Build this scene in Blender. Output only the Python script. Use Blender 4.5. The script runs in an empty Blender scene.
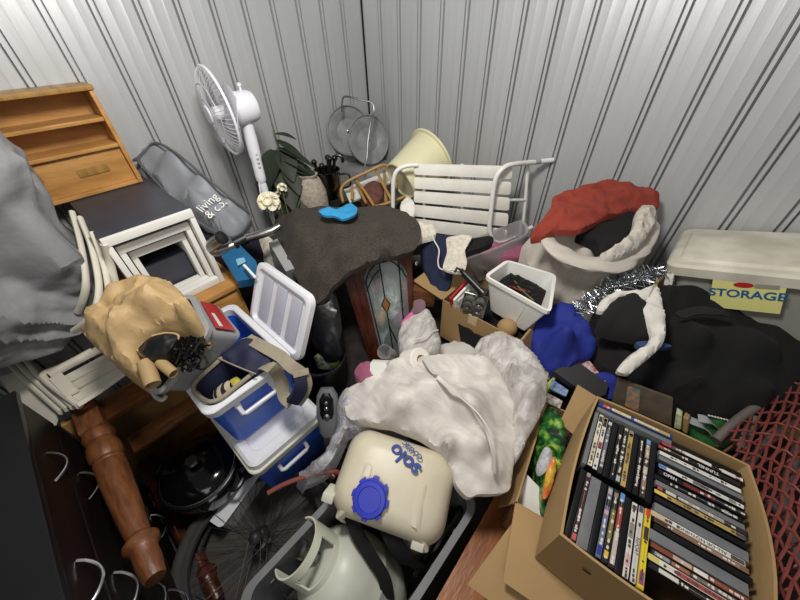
import bpy, bmesh, math, random
from mathutils import Vector, Matrix, noise, Euler
from mathutils.geometry import delaunay_2d_cdt
PI = math.pi
V = Vector
random.seed(7)
SC = bpy.context.scene
COL = SC.collection
# ------------------------------------------------------------------ camera
CAMP = V((2.048, -1.910, 1.750))
RM = Matrix(((0.743, 0.431, -0.511), (0.669, -0.502, 0.548), (-0.020, -0.749, -0.662)))
def _orth(m):
    a = V(m.col[2]).normalized(); b = V(m.col[1]); b = (b - a * b.dot(a)).normalized(); c = b.cross(a)
    return Matrix((c, b, a)).transposed()
RM = _orth(RM)                      # columns: right, down, forward
F = 325.0
cd = bpy.data.cameras.new('camera'); cam = bpy.data.objects.new('camera', cd); COL.objects.link(cam)
cd.sensor_width = 36; cd.lens = F / 800 * 36; cd.clip_start = 0.02
r_, d_, f_ = V(RM.col[0]), V(RM.col[1]), V(RM.col[2])
cam.matrix_world = Matrix.Translation(CAMP) @ Matrix((r_, -d_, -f_)).transposed().to_4x4()
SC.camera = cam
SC.view_settings.view_transform = 'Standard'; SC.view_settings.look = 'None'; SC.view_settings.gamma = 1; SC.view_settings.use_curve_mapping = False
def ray(px, py): return (RM @ V((px - 400, py - 300, F))).normalized()
def W(px, py, z):
    d = ray(px, py); return CAMP + d * ((z - CAMP.z) / d.z)
def Wx(px, py, x):
    d = ray(px, py); return CAMP + d * ((x - CAMP.x) / d.x)
def Wy(px, py, y):
    d = ray(px, py); return CAMP + d * ((y - CAMP.y) / d.y)
def Wpl(px, py, p0, n):
    d = ray(px, py); return CAMP + d * ((p0 - CAMP).dot(n) / d.dot(n))

# ------------------------------------------------------------------ materials
def lin(c):
    if isinstance(c, str):
        c = [int(c[i:i + 2], 16) / 255 for i in (0, 2, 4)]
    return tuple(x / 12.92 if x <= .04045 else ((x + .055) / 1.055) ** 2.4 for x in c)
MATS = {}
def mat(name, col, rough=.6, metal=0., var=.12, vs=6., bump=0., bs=40., alpha=1., trans=0., sheen=0., col2=None, spec=.5, aniso=(1, 1, 1)):
    m = bpy.data.materials.new(name); m.use_nodes = True; MATS[name] = m
    nt = m.node_tree; b = nt.nodes['Principled BSDF']; L = nt.links
    c = lin(col); c2 = lin(col2) if col2 else tuple(x * (1 - var) for x in c)
    b.inputs['Roughness'].default_value = rough; b.inputs['Metallic'].default_value = metal
    b.inputs['Specular IOR Level'].default_value = spec
    tc = nt.nodes.new('ShaderNodeTexCoord'); mp = nt.nodes.new('ShaderNodeMapping'); mp.inputs['Scale'].default_value = aniso
    L.new(tc.outputs['Object'], mp.inputs['Vector'])
    if var or col2:
        n = nt.nodes.new('ShaderNodeTexNoise'); n.inputs['Scale'].default_value = vs; n.inputs['Detail'].default_value = 5
        rp = nt.nodes.new('ShaderNodeValToRGB'); rp.color_ramp.elements[0].position = .35; rp.color_ramp.elements[1].position = .65
        rp.color_ramp.elements[0].color = (*c2, 1); rp.color_ramp.elements[1].color = (*c, 1)
        L.new(mp.outputs['Vector'], n.inputs['Vector']); L.new(n.outputs['Fac'], rp.inputs['Fac']); L.new(rp.outputs['Color'], b.inputs['Base Color'])
    else: b.inputs['Base Color'].default_value = (*c, 1)
    if bump:
        n2 = nt.nodes.new('ShaderNodeTexNoise'); n2.inputs['Scale'].default_value = bs; n2.inputs['Detail'].default_value = 4
        bp = nt.nodes.new('ShaderNodeBump'); bp.inputs['Strength'].default_value = bump; bp.inputs['Distance'].default_value = .01
        L.new(mp.outputs['Vector'], n2.inputs['Vector']); L.new(n2.outputs['Fac'], bp.inputs['Height']); L.new(bp.outputs['Normal'], b.inputs['Normal'])
    if alpha < 1: b.inputs['Alpha'].default_value = alpha
    if trans: b.inputs['Transmission Weight'].default_value = trans
    if sheen: b.inputs['Sheen Weight'].default_value = sheen
    return m
def woodmat(name, c1, c2, rough=.45, scale=5., axis=(1, 8, 8)):
    m = mat(name, c1, rough, var=.3, vs=scale, col2=c2, aniso=axis, bump=.15, bs=18)
    return m

# ------------------------------------------------------------------ objects
WM = {}
def _name(bm_or_me): pass
def sharp(me, ang=.6):
    for p in me.polygons: p.use_smooth = True
    try: me.set_sharp_from_angle(angle=ang)
    except Exception: pass
def mesh_obj(name, bm, m, Mw, parent=None, ang=.6):
    bm.transform(Mw.inverted())
    bmesh.ops.recalc_face_normals(bm, faces=bm.faces)
    me = bpy.data.meshes.new(name); bm.to_mesh(me); bm.free(); sharp(me, ang)
    for mm in (m if isinstance(m, (list, tuple)) else [m]): me.materials.append(mm)
    o = bpy.data.objects.new(name, me); COL.objects.link(o)
    if parent is not None:
        o.parent = parent; o.matrix_local = WM[parent.name].inverted() @ Mw
    else: o.matrix_world = Mw
    WM[o.name] = Mw.copy()
    return o
def tag(o, label, cat, group=None, kind=None):
    if label: o['label'] = label
    if cat: o['category'] = cat
    if group: o['group'] = group
    if kind: o['kind'] = kind
    return o
def thing(name, label, cat, loc, group=None, M=None):
    o = bpy.data.objects.new(name, None); COL.objects.link(o); o.empty_display_size = .05
    Mw = M.copy() if M is not None else Matrix.Translation(V(loc))
    o.matrix_world = Mw; WM[o.name] = Mw
    return tag(o, label, cat, group)
def part(name, bm, m, parent, label=None, ang=.6, kind=None):
    o = mesh_obj(name, bm, m, WM[parent.name], parent, ang)
    if label: o['label'] = label
    if kind: o['kind'] = kind
    return o
def single(name, bm, m, label, cat, group=None, kind=None, ang=.6):
    xs = [v.co.x for v in bm.verts]; ys = [v.co.y for v in bm.verts]; zs = [v.co.z for v in bm.verts]
    Mw = Matrix.Translation(V(((min(xs) + max(xs)) / 2, (min(ys) + max(ys)) / 2, min(zs))))
    return tag(mesh_obj(name, bm, m, Mw, None, ang), label, cat, group, kind)
def struct(name, bm, m, ang=.3): return tag(mesh_obj(name, bm, m, Matrix(), None, ang), None, None, None, 'structure')
def dup(root, M, label=None):
    r = root.copy(); COL.objects.link(r); r.matrix_world = M; WM[r.name] = M.copy()
    if label: r['label'] = label
    for ch in list(root.children):
        c = ch.copy(); COL.objects.link(c); c.parent = r
        for g in list(ch.children):
            k = g.copy(); COL.objects.link(k); k.parent = c
    return r
def lettering(body, size, m, parent, M, name='lettering', ext=.0006, sx=1., align='CENTER'):
    cu = bpy.data.curves.new(name, 'FONT'); cu.body = body; cu.size = size; cu.extrude = ext; cu.align_x = align; cu.align_y = 'CENTER'
    cu.materials.append(m); cu.space_line = .8; cu.offset = size * (.025 if name == 'logo' else .02 if body == 'STORAGE' else 0); cu.shear = .15 if name == 'logo' else 0
    o = bpy.data.objects.new(name, cu); COL.objects.link(o); o.parent = parent
    o.matrix_local = WM[parent.name].inverted() @ M @ Matrix.Diagonal((sx, 1, 1, 1)); WM[o.name] = M
    return o
from mathutils.bvhtree import BVHTree
def hitter(o):
    Mw = WM[o.name]; bv = BVHTree.FromPolygons([Mw @ v.co for v in o.data.vertices], [p.vertices[:] for p in o.data.polygons])
    def hit(px, py, lift=.002):
        d = ray(px, py); p = bv.ray_cast(CAMP, d)[0]; return p - d * lift
    return hit
def axes(o, x, y, z=None):
    x = V(x).normalized(); y = V(y); y = (y - x * y.dot(x)).normalized(); z = x.cross(y)
    M = Matrix((x, y, z)).transposed().to_4x4(); M.translation = V(o); return M
def RZ(a): return Matrix.Rotation(a, 4, 'Z')
def RX(a): return Matrix.Rotation(a, 4, 'X')
def RY(a): return Matrix.Rotation(a, 4, 'Y')
def TR(*p): return Matrix.Translation(V(p[0] if len(p) == 1 else p))

# ------------------------------------------------------------------ mesh building
def B(): return bmesh.new()
def loft(bm, rings, caps=True, closed=False):
    vr = [[bm.verts.new(p) for p in r] for r in rings]; n = len(vr[0])
    pairs = list(zip(vr, vr[1:])) + ([(vr[-1], vr[0])] if closed else [])
    for a, b in pairs:
        for i in range(n):
            j = (i + 1) % n
            try: bm.faces.new((a[i], a[j], b[j], b[i]))
            except ValueError: pass
    if caps and not closed:
        for r in (vr[0], vr[-1]):
            try: bm.faces.new(r)
            except ValueError: pass
    return bm
def rrect(hw, hd, r, n=4):
    r = max(1e-4, min(r, hw * .999, hd * .999)); out = []
    for k, (cx, cy) in enumerate(((hw - r, hd - r), (-hw + r, hd - r), (-hw + r, -hd + r), (hw - r, -hd + r))):
        for i in range(n + 1):
            a = PI / 2 * k + PI / 2 * i / n; out.append((cx + r * math.cos(a), cy + r * math.sin(a)))
    return out
def rloft(bm, rings, M=Matrix(), n=4):
    """rings: (z, half width, half depth, corner radius[, dx, dy])"""
    R = []
    for q in rings:
        z, hw, hd, r = q[:4]; dx, dy = (q[4], q[5]) if len(q) > 5 else (0, 0)
        R.append([M @ V((x + dx, y + dy, z)) for x, y in rrect(hw, hd, r, n)])
    return loft(bm, R)
def lathe(bm, prof, M=Matrix(), n=28, caps=True):
    return loft(bm, [[M @ V((max(r, 1e-4) * math.cos(2 * PI * i / n), max(r, 1e-4) * math.sin(2 * PI * i / n), z)) for i in range(n)] for r, z in prof], caps)
def box(bm, x0, x1, y0, y1, z0, z1, M=Matrix(), bev=0.):
    r = rloft(bm, [], M) if False else None
    vs = [bm.verts.new(M @ V(p)) for p in ((x0, y0, z0), (x1, y0, z0), (x1, y1, z0), (x0, y1, z0), (x0, y0, z1), (x1, y0, z1), (x1, y1, z1), (x0, y1, z1))]
    fs = [bm.faces.new([vs[i] for i in f]) for f in ((0, 3, 2, 1), (4, 5, 6, 7), (0, 1, 5, 4), (1, 2, 6, 5), (2, 3, 7, 6), (3, 0, 4, 7))]
    if bev:
        es = list({e for f in fs for e in f.edges})
        bmesh.ops.bevel(bm, geom=es, offset=bev, segments=2, affect='EDGES', profile=.6)
    return bm
def panel(bm, q, th, side=1):
    """a quad (or n-gon) of world points given a thickness"""
    q = [V(p) for p in q]; n = (q[1] - q[0]).cross(q[2] - q[0]).normalized() * th * side
    a = [bm.verts.new(p) for p in q]; b = [bm.verts.new(p - n) for p in q]; k = len(q)
    bm.faces.new(a); bm.faces.new(b[::-1])
    for i in range(k): bm.faces.new((a[i], b[i], b[(i + 1) % k], a[(i + 1) % k]))
    return bm
def catmull(pts, sub=6, closed=False):
    P = [V(p) for p in pts]; n = len(P); out = []
    for i in range(n if closed else n - 1):
        if closed: a, b, c, d = P[i - 1], P[i], P[(i + 1) % n], P[(i + 2) % n]
        else: a, b, c, d = P[max(i - 1, 0)], P[i], P[i + 1], P[min(i + 2, n - 1)]
        for k in range(sub):
            t = k / sub
            out.append(.5 * ((2 * b) + (c - a) * t + (2 * a - 5 * b + 4 * c - d) * t * t + (3 * b - a - 3 * c + d) * t ** 3))
    if not closed: out.append(P[-1])
    return out
def tube(bm, pts, r, n=8, closed=False, sub=0, flat=None):
    P = catmull(pts, sub, closed) if sub else [V(p) for p in pts]
    N = len(P); rings = []; up = None
    for i in range(N):
        if closed: t = P[(i + 1) % N] - P[i - 1]
        else: t = P[min(i + 1, N - 1)] - P[max(i - 1, 0)]
        if t.length < 1e-9: t = V((0, 0, 1))
        t.normalize()
        if up is None:
            up = V((0, 0, 1)) if abs(t.z) < .95 else V((1, 0, 0))
        s = t.cross(up)
        if s.length < 1e-5: s = t.orthogonal()
        s.normalize(); up2 = s.cross(t).normalized()
        if not flat: up = up2
        rr = r[i * (len(r) - 1) // max(N - 1, 1)] if isinstance(r, (list, tuple)) else r
        a, b = (rr, rr) if not flat else flat
        rings.append([P[i] + s * (a * math.cos(2 * PI * k / n)) + up2 * (b * math.sin(2 * PI * k / n)) for k in range(n)])
    return loft(bm, rings, True, closed)
def ribbon(bm, pts, w, th, wdir, sub=6):
    """a flat strap along pts, its width along wdir"""
    P = catmull(pts, sub) if sub else [V(p) for p in pts]; rings = []
    for i, p in enumerate(P):
        t = (P[min(i + 1, len(P) - 1)] - P[max(i - 1, 0)]).normalized(); w_ = V(wdir); w_ = (w_ - t * w_.dot(t)).normalized(); n = t.cross(w_)
        rings.append([p + w_ * w / 2 + n * th / 2, p - w_ * w / 2 + n * th / 2, p - w_ * w / 2 - n * th / 2, p + w_ * w / 2 - n * th / 2])
    return loft(bm, rings)
def quad_ring(c, r=.02, n=3):
    """rounded loop through four corners (points in order)"""
    out = []
    for i in range(4):
        p, a, b = c[i], c[i - 1], c[(i + 1) % 4]; u = (a - p).normalized() * r; v = (b - p).normalized() * r
        for k in range(n + 1):
            t = k / n; out.append((p + u) * (1 - t) ** 2 + p * 2 * t * (1 - t) + (p + v) * t * t)
    return out
def quad_bin(bm, top, bot, th=.006, rim=.0, rimh=.012, r=.02, floor=.006):
    """an open container between a bottom and a top quad"""
    top = [V(p) for p in top]; bot = [V(p) for p in bot]; ct = sum(top, V()) / 4; cb = sum(bot, V()) / 4; up = (ct - cb).normalized()
    def sc(q, c, d): return [p + (p - c).normalized() * d * 1.35 for p in q]
    R = [quad_ring(bot, r)]
    if rim:
        t2 = [t - up * rimh for t in top]
        R += [quad_ring(t2, r), quad_ring(sc(t2, ct - up * rimh, rim), r + rim), quad_ring(sc(top, ct, rim), r + rim)]
    else: R += [quad_ring(top, r)]
    R += [quad_ring(sc(top, ct, -th), max(r - th, .003)), quad_ring(sc([p + up * floor for p in bot], cb + up * floor, -th), max(r - th, .003))]
    return loft(bm, R)
def fbm(p, o=3):
    s = 0; a = 1
    for _ in range(o): s += a * noise.noise(p); p = p * 2.03; a *= .5
    return s
def wrinkle(x, y, f, ang, an, seed, z=0.):
    c, s = math.cos(ang), math.sin(ang); u, v = (c * x + s * y) * f, (-s * x + c * y) * f / an
    w = noise.noise(V((x * 3, y * 3, seed))) * 1.6
    n1 = noise.noise(V((u + w, v + w * .5, seed + z * 3))); n2 = noise.noise(V((u * 2.3 - w, v * 2.3, seed + 9 + z * 5)))
    return (1 - 2.2 * abs(n1)) * .7 + (1 - 2.2 * abs(n2)) * .3 - .35
def crumple(p, f, seed):
    q = p * f + V((seed, seed * .7, 0)); q = q + V((noise.noise(q * .7), noise.noise(q * .7 + V((7, 3, 1))), noise.noise(q * .7 + V((2, 9, 4))))) * .6
    d = noise.voronoi(q)[0]; d2 = noise.voronoi(q * 2.1)[0]
    return (d[0] - .35) + .4 * (d2[0] - .35) + .5 * (min(d[1] - d[0], .3) - .2)
def heap(outl, inner=(), drop=.08, dome=.03, dw=.08, wr=.012, wf=9., ang=0., an=2.5, res=.016, seed=1., sub=5, pw=2.6, und=.0, cr=0., cf=12.):
    """a soft heap of cloth: outline and inner points as (px, py, height) or world points; returns a closed bmesh"""
    def g(p): return p if isinstance(p, Vector) else W(*p)
    O = [g(p) for p in outl]; I = [g(p) for p in inner]; ctl = O + I
    E_ = catmull(O, sub, True) if sub else O
    P = []
    for i in range(len(E_)):                      # resample
        a, b = E_[i], E_[(i + 1) % len(E_)]; k = max(1, int((b - a).xy.length / (res * 1.3)))
        for j in range(k): P.append(a.lerp(b, j / k))
    n = len(P); xs = [p.x for p in P]; ys = [p.y for p in P]
    def inside(x, y):
        c = False; j = n - 1
        for i in range(n):
            if (ys[i] > y) != (ys[j] > y) and x < (xs[j] - xs[i]) * (y - ys[i]) / (ys[j] - ys[i]) + xs[i]: c = not c
            j = i
        return c
    pts = [V((p.x, p.y)) for p in P]; dist = [0.] * n
    x = min(xs); row = 0
    while x < max(xs):
        y = min(ys) + (row % 2) * res * .5
        while y < max(ys):
            q = V((x + random.uniform(-.2, .2) * res, y + random.uniform(-.2, .2) * res))
            if inside(q.x, q.y):
                d = min((q - pts[i]).length for i in range(n))
                if d > res * .55: pts.append(q); dist.append(d)
            y += res
        x += res * .87; row += 1
    r = delaunay_2d_cdt(pts, [(i, (i + 1) % n) for i in range(n)], [], 1, 1e-6)
    vo, _, faces, orig = r[0], r[1], r[2], r[3]
    bm = bmesh.new(); vs = []; idx = {}
    for i, q in enumerate(vo):
        o = orig[i]; k = o[0] if o else 0
        d = dist[k]; sw = sz = 0
        for c in ctl:
            w = 1 / ((c.x - q.x) ** 2 + (c.y - q.y) ** 2 + 1e-5) ** (pw / 2); sw += w; sz += w * c.z
        z = sz / sw
        if k < n: z = .3 * z + .7 * P[k].z
        t = min(d / dw, 1)
        z += dome * (1 - (1 - t) ** 2) ** .5 + wr * wrinkle(q.x, q.y, wf, ang, an, seed) * (.25 + .75 * min(d / .04, 1))
        if cr: z += cr * crumple(V((q.x, q.y, z)), cf, seed) * (.3 + .7 * min(d / .04, 1))
        if und: z += und * noise.noise(V((q.x * 4, q.y * 4, seed)))
        vs.append(bm.verts.new((q.x, q.y, z))); idx[k] = i
    for f in faces:
        try: bm.faces.new([vs[i] for i in f])
        except ValueError: pass
    bm.edges.ensure_lookup_table()
    be = [e for e in bm.edges if len(e.link_faces) == 1]
    ring = {}
    for e in be:
        for v in e.verts:
            if v not in ring:
                ring[v] = bm.verts.new(v.co - V((0, 0, drop)))
    cc = V((sum(xs) / n, sum(ys) / n, 0))
    for v, w in ring.items(): w.co.xy = w.co.xy.lerp(cc.xy, .03)
    for e in be:
        a, b = e.verts
        try: bm.faces.new((a, b, ring[b], ring[a]))
        except ValueError: pass
    try:
        bmesh.ops.contextual_create(bm, geom=[bm.edges.get((ring[e.verts[0]], ring[e.verts[1]])) for e in be])
    except Exception: pass
    return bm
def blob(c, size, pw=.6, wr=.01, wf=8., seed=1., M=Matrix(), nu=48, nv=26, an=1.6, fn=None, cr=0., cf=8.):
    """superellipsoid bundle with folds"""
    bm = bmesh.new(); rows = []
    sg = lambda v, e: math.copysign(abs(v) ** e, v)
    for j in range(nv + 1):
        b = -PI / 2 + PI * j / nv; row = []
        for i in range(nu):
            a = 2 * PI * i / nu
            p = V((sg(math.cos(b), pw) * sg(math.cos(a), pw), sg(math.cos(b), pw) * sg(math.sin(a), pw), sg(math.sin(b), pw)))
            q = V((p.x * size[0] / 2, p.y * size[1] / 2, p.z * size[2] / 2))
            if fn: q = fn(q, p)
            nrm = V((p.x / size[0], p.y / size[1], p.z / size[2])).normalized()
            w = wr * (wrinkle(q.x + q.y * .6, q.z + q.y * .4, wf, .5, an, seed) + .6 * fbm(q * wf * .5 + V((seed, 0, 0))))
            if cr: w += cr * crumple(q, cf, seed)
            row.append(V(c) + (M @ (q + nrm * w)))
        rows.append(row)
    loft(bm, rows, False)
    bmesh.ops.remove_doubles(bm, verts=bm.verts, dist=.0008)
    bmesh.ops.holes_fill(bm, edges=[e for e in bm.edges if len(e.link_faces) == 1])
    return bm
# ------------------------------------------------------------------ materials used
def wallmat():
    m = mat('painted_steel', 'c0c2c3', .40, .3, var=.06, vs=3., bump=.12, bs=60., aniso=(1, 1, .12))
    return m
WALL = wallmat()
DARKGAP = mat('dark_gap', '15130f', .8, var=0)
CONC = mat('concrete', '4c4842', .85, var=.25, vs=9, bump=.2)
PINE = woodmat('pine', 'c79455', 'aa7a3e', .45, 3., (2, 2, 9))
PINE_S = woodmat('old_pine', 'a8803f', '8a6530', .55, 5., (2, 9, 2))
DKTOP = mat('charcoal_laminate', '3a3c46', .5, var=.2, vs=8)
WHITE = mat('white_paint', 'e9e8e2', .4, var=.05)
WPLAS = mat('white_plastic', 'dfe0e6', .4, var=.05)
CREAMPL = mat('aged_white_plastic', 'd9d4c4', .45, var=.08)
TARP = mat('grey_tarp', '8b8c8f', .30, .0, var=.12, vs=5, bump=.7, bs=11)
KRAFT = mat('kraft_paper', 'b6996c', .6, var=.12, vs=6, bump=.7, bs=13)
CARD = mat('cardboard', 'a5865a', .8, var=.1, vs=5, bump=.08, bs=60)
CARD_IN = mat('cardboard_inside', '9a7848', .85, var=.12, vs=5)
TAPE = mat('paper_tape', 'c8b48c', .6, var=.1)
BLACKPL = mat('black_plastic', '101011', .35, var=.1)
BLACKGL = mat('black_gloss', '0c0c0d', .12, var=0)
BLACKCL = mat('black_cloth', '0d0c0d', .95, var=.25, vs=14, bump=.5, bs=22)
BLKNIT = mat('black_jersey', '1b191a', .95, var=.2, vs=18, bump=.15, bs=150)
DKFELT = mat('charcoal_felt', '4a433c', 1., var=.62, vs=190, bump=.5, bs=220)
ESPRESSO = mat('espresso_veneer', '140b09', .45, var=.35, vs=6, spec=.3)
CHROME = mat('chrome', 'd2d2d2', .22, 1., var=0)
STEEL = mat('brushed_steel', '9b9a97', .32, 1., var=.15, vs=10)
GALV = mat('galvanised_steel', 'a3a6a4', .6, .25, var=.3, vs=14, bump=.08)
REDWOOD = woodmat('dark_stained_wood', '84522e', '5f381c', .35, 4., (8, 2, 8))
TANWOOD = woodmat('tan_board', 'b48c56', '96703f', .5, 4., (8, 2, 2))
LEGWOOD = woodmat('worn_varnished_wood', '7a4c2c', '5a341c', .42, 6., (2, 8, 8))
ORWOOD = woodmat('orange_timber', '9c5c26', '7c431a', .4, 3., (4, 1.2, 2))
MAHOG = woodmat('mahogany', '56281a', '3a170e', .3, 5., (8, 8, 2))
BLUEPL = mat('blue_plastic', '3066d6', .4, var=.1)
CAPBLUE = mat('cap_blue', '2a36b8', .38, var=.08)
NAVY = mat('navy_nylon', '151c3a', .7, var=.15, vs=12, bump=.12, bs=120)
BEIGE = mat('beige_webbing', '958b78', .85, var=.12, vs=25, bump=.2, bs=200)
GREYPL = mat('grey_plastic', '9a9b9c', .4, var=.08)
DGREYPL = mat('dark_grey_plastic', '6a6c6e', .5, var=.25, vs=12)
LABELRED = mat('red_label', 'b02a2c', .5, var=.06)
TANKW = mat('worn_white_steel', 'c4c5b8', .4, var=.12, vs=8, bump=.04)
COLLARW = mat('chipped_ivory_paint', 'd6d6c4', .45, var=.1, vs=16)
SPRAYW = mat('yellowed_poly', 'cfc6ae', .42, var=.12, vs=7)
RUBBER = mat('tyre_rubber', '3d3a37', .85, var=.2, vs=12, bump=.3, bs=90)
RIMAL = mat('dull_alloy', '3a3a39', .5, .5, var=.1)
NET = mat('white_tulle', 'e2dcd4', .9, var=.07, vs=16, bump=.25, bs=160, alpha=.85)
NETT = mat('sheer_tulle', 'dcd8d3', .9, var=.08, vs=20, bump=.25, bs=150, alpha=.62)
PLBAG = mat('clear_polythene', 'd5d4da', .25, var=.08, alpha=.72)
WCLOTH = mat('white_cotton', 'd6d2ca', .9, var=.06, vs=10, bump=.12, bs=90)
ECRU = mat('ecru_canvas', 'c6beb3', .95, var=.09, vs=9, bump=.15, bs=130)
ECRU_IN = mat('fleece_lining', 'c9c2b6', 1., var=.12, vs=30, bump=.4, bs=80)
REDCL = mat('red_cotton', '8e3627', .9, var=.12, vs=8, bump=.4, bs=24)
BLUECL = mat('royal_blue_cloth', '1c2c8a', .8, var=.14, vs=8, bump=.12, bs=90)
NAVYCL = mat('navy_cloth', '1b2440', .9, var=.15, vs=8)
LACE = mat('ivory_lace', 'd8d0c0', .95, var=.22, vs=60, bump=.5, bs=140)
CREAM = mat('cream_enamel', 'dcd7b2', .45, var=.07, vs=4)
CANE = mat('bamboo', 'b58c4c', .45, var=.2, vs=14)
LEAF = mat('dark_leaf', '232d1c', .6, var=.3, vs=10)
STEM = mat('stem', '6b6a3a', .7, var=.1)
PETAL = mat('ivory_petals', 'ece6cc', .7, var=.06)
STONE = mat('pebbled_plaster', 'b5aa9a', .9, var=.3, vs=60, bump=.6, bs=60)
LGREYCL = mat('silver_grey_cover', '8d9096', .55, var=.1, vs=5, bump=.12, bs=30)
DGREYCL = mat('grey_piping', '5a5c60', .7, var=.1)
TEALBL = mat('teal_plastic', '1d6796', .4, var=.25, vs=10)
SKYCL = mat('sky_blue_cloth', '2f93c8', .8, var=.12)
CLEARPL = mat('frosted_plastic', 'b9b5b6', .3, var=.08, alpha=.55)
CLEARBIN = mat('smoky_clear_plastic', 'a9a89e', .25, var=.1, alpha=.75)
PINKCL = mat('pink_cloth', 'a05a74', .9, var=.18, vs=14, bump=.3, bs=60)
HOTPINK = mat('bright_pink_cloth', 'e868a4', .8, var=.1)
DUSTLID = mat('dusty_lid', 'd6d2c2', .6, var=.22, vs=7, col2='b5b0a0')
YELLAB = mat('yellow_label', 'e3df8e', .5, var=.05)
LABBLUE = mat('label_blue', '1f5f96', .5, var=0)
LABRED = mat('label_crimson', 'b5222a', .5, var=0)
GLASS = mat('window_glass', 'dfe8e6', .05, var=0, trans=.92)
PAPER = mat('white_paper', 'e6e4de', .7, var=.04)
TISSUE = mat('tissue_paper', 'eae6dc', .9, var=.04, bump=.2, bs=60)
LEADM = mat('lead_came', '23211f', .5, .5, var=0)
AMBER = mat('amber_glass', '9a6a34', .2, var=.2)
BLUEPOT = mat('blue_ceramic', '3f566a', .35, var=.4, vs=18, col2='8b99a2')
CELADON = mat('pale_mint_cloth', 'd3dfdb', .85, var=.12, vs=9)
TINSEL = mat('silver_tinsel', 'b8bcc0', .25, .9, var=.3, vs=50)
REDWIRE = mat('red_coated_wire', '7c3a32', .55, var=.2, vs=20)
PIPEG = mat('weathered_pipe', '6f6660', .7, .2, var=.2, vs=12)
GREENPL = mat('green_plastic', '2c6b34', .4, var=.3, vs=8)
HOSE = mat('red_brown_hose', '8a4a40', .5, var=.1)
INKW = mat('white_ink', 'e8e8e4', .6, var=0)
INKB = mat('blue_ink', '1f3f8c', .6, var=0)
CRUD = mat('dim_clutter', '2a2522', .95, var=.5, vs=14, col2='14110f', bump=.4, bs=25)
WLABEL = mat('white_label', 'd9d6ce', .6, var=.04)
KRAFTROLL = mat('kraft_roll', 'a3885f', .7, var=.12)
FANW = mat('fan_white', 'e2e3ea', .35, var=.02)

def sheer(m, lo, hi, scale, an=(1, 1, 1), bump=.5, bs=26.):
    nt = m.node_tree; b = nt.nodes['Principled BSDF']; tc = nt.nodes.new('ShaderNodeTexCoord'); mp = nt.nodes.new('ShaderNodeMapping'); mp.inputs['Scale'].default_value = an
    n = nt.nodes.new('ShaderNodeTexNoise'); n.inputs['Scale'].default_value = scale; n.inputs['Detail'].default_value = 6; n.inputs['Distortion'].default_value = 1.6
    r = nt.nodes.new('ShaderNodeMapRange'); r.inputs[1].default_value = .35; r.inputs[2].default_value = .65; r.inputs[3].default_value = lo; r.inputs[4].default_value = hi
    nt.links.new(tc.outputs['Object'], mp.inputs['Vector']); nt.links.new(mp.outputs['Vector'], n.inputs['Vector']); nt.links.new(n.outputs['Fac'], r.inputs[0]); nt.links.new(r.outputs[0], b.inputs['Alpha'])
    bp = nt.nodes.new('ShaderNodeBump'); bp.inputs['Strength'].default_value = bump; bp.inputs['Distance'].default_value = .02
    n2 = nt.nodes.new('ShaderNodeTexNoise'); n2.inputs['Scale'].default_value = bs; n2.inputs['Detail'].default_value = 7; n2.inputs['Distortion'].default_value = 2.2
    nt.links.new(mp.outputs['Vector'], n2.inputs['Vector']); nt.links.new(n2.outputs['Fac'], bp.inputs['Height']); nt.links.new(bp.outputs['Normal'], b.inputs['Normal'])
sheer(NET, .62, .95, 6, (1, 2.2, 1), .13, 7); sheer(NETT, .40, .9, 10, (2, 1, 1), .22, 12); sheer(PLBAG, .40, .85, 14, (1, 1, 1), .6, 22)
# ------------------------------------------------------------------ the setting
PITCH = .16
def wall_profile(L):
    pts = [(0, 0)]; n = int(L / PITCH)
    for k in range(1, n + 1):
        c = k * PITCH
        pts += [(c - .0165, 0), (c - .0155, -.024), (c - .0085, -.024), (c - .0065, .004), (c + .0065, .004), (c + .0085, -.024), (c + .0155, -.024), (c + .0165, 0)]
        for m_ in (c + .052, c + .104): pts += [(m_ - .004, 0), (m_, .0008), (m_ + .004, 0)]
    return pts
H = 2.6
def wall(name, f, L):
    bm = B(); pr_ = wall_profile(L)
    a = [bm.verts.new(f(u, d, 0)) for u, d in pr_]; b = [bm.verts.new(f(u, d, H)) for u, d in pr_]
    for i in range(len(a) - 1): bm.faces.new((a[i], a[i + 1], b[i + 1], b[i]))
    e = pr_[-1][0]; u0 = [bm.verts.new(f(e, -.05, z)) for z in (0, H)]; u1 = [bm.verts.new(f(0, -.05, z)) for z in (0, H)]
    bm.faces.new((a[-1], u0[0], u0[1], b[-1])); bm.faces.new((u1[0], u1[1], u0[1], u0[0])); bm.faces.new((a[0], b[0], u1[1], u1[0]))
    struct(name, bm, WALL)
wall('wall_left', lambda u, d, z: V((d, -u, z)), 3.4)
wall('wall_right', lambda u, d, z: V((u, -d, z)), 3.6)
bm = B(); box(bm, -.06, 3.7, -3.5, .06, -.06, 0); struct('floor', bm, CONC)
bm = B(); box(bm, .001, .007, -.007, -.001, 0, H); box(bm, .001, .012, -.0015, -.001, 0, H); struct('trim_1', bm, DARKGAP)
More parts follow.
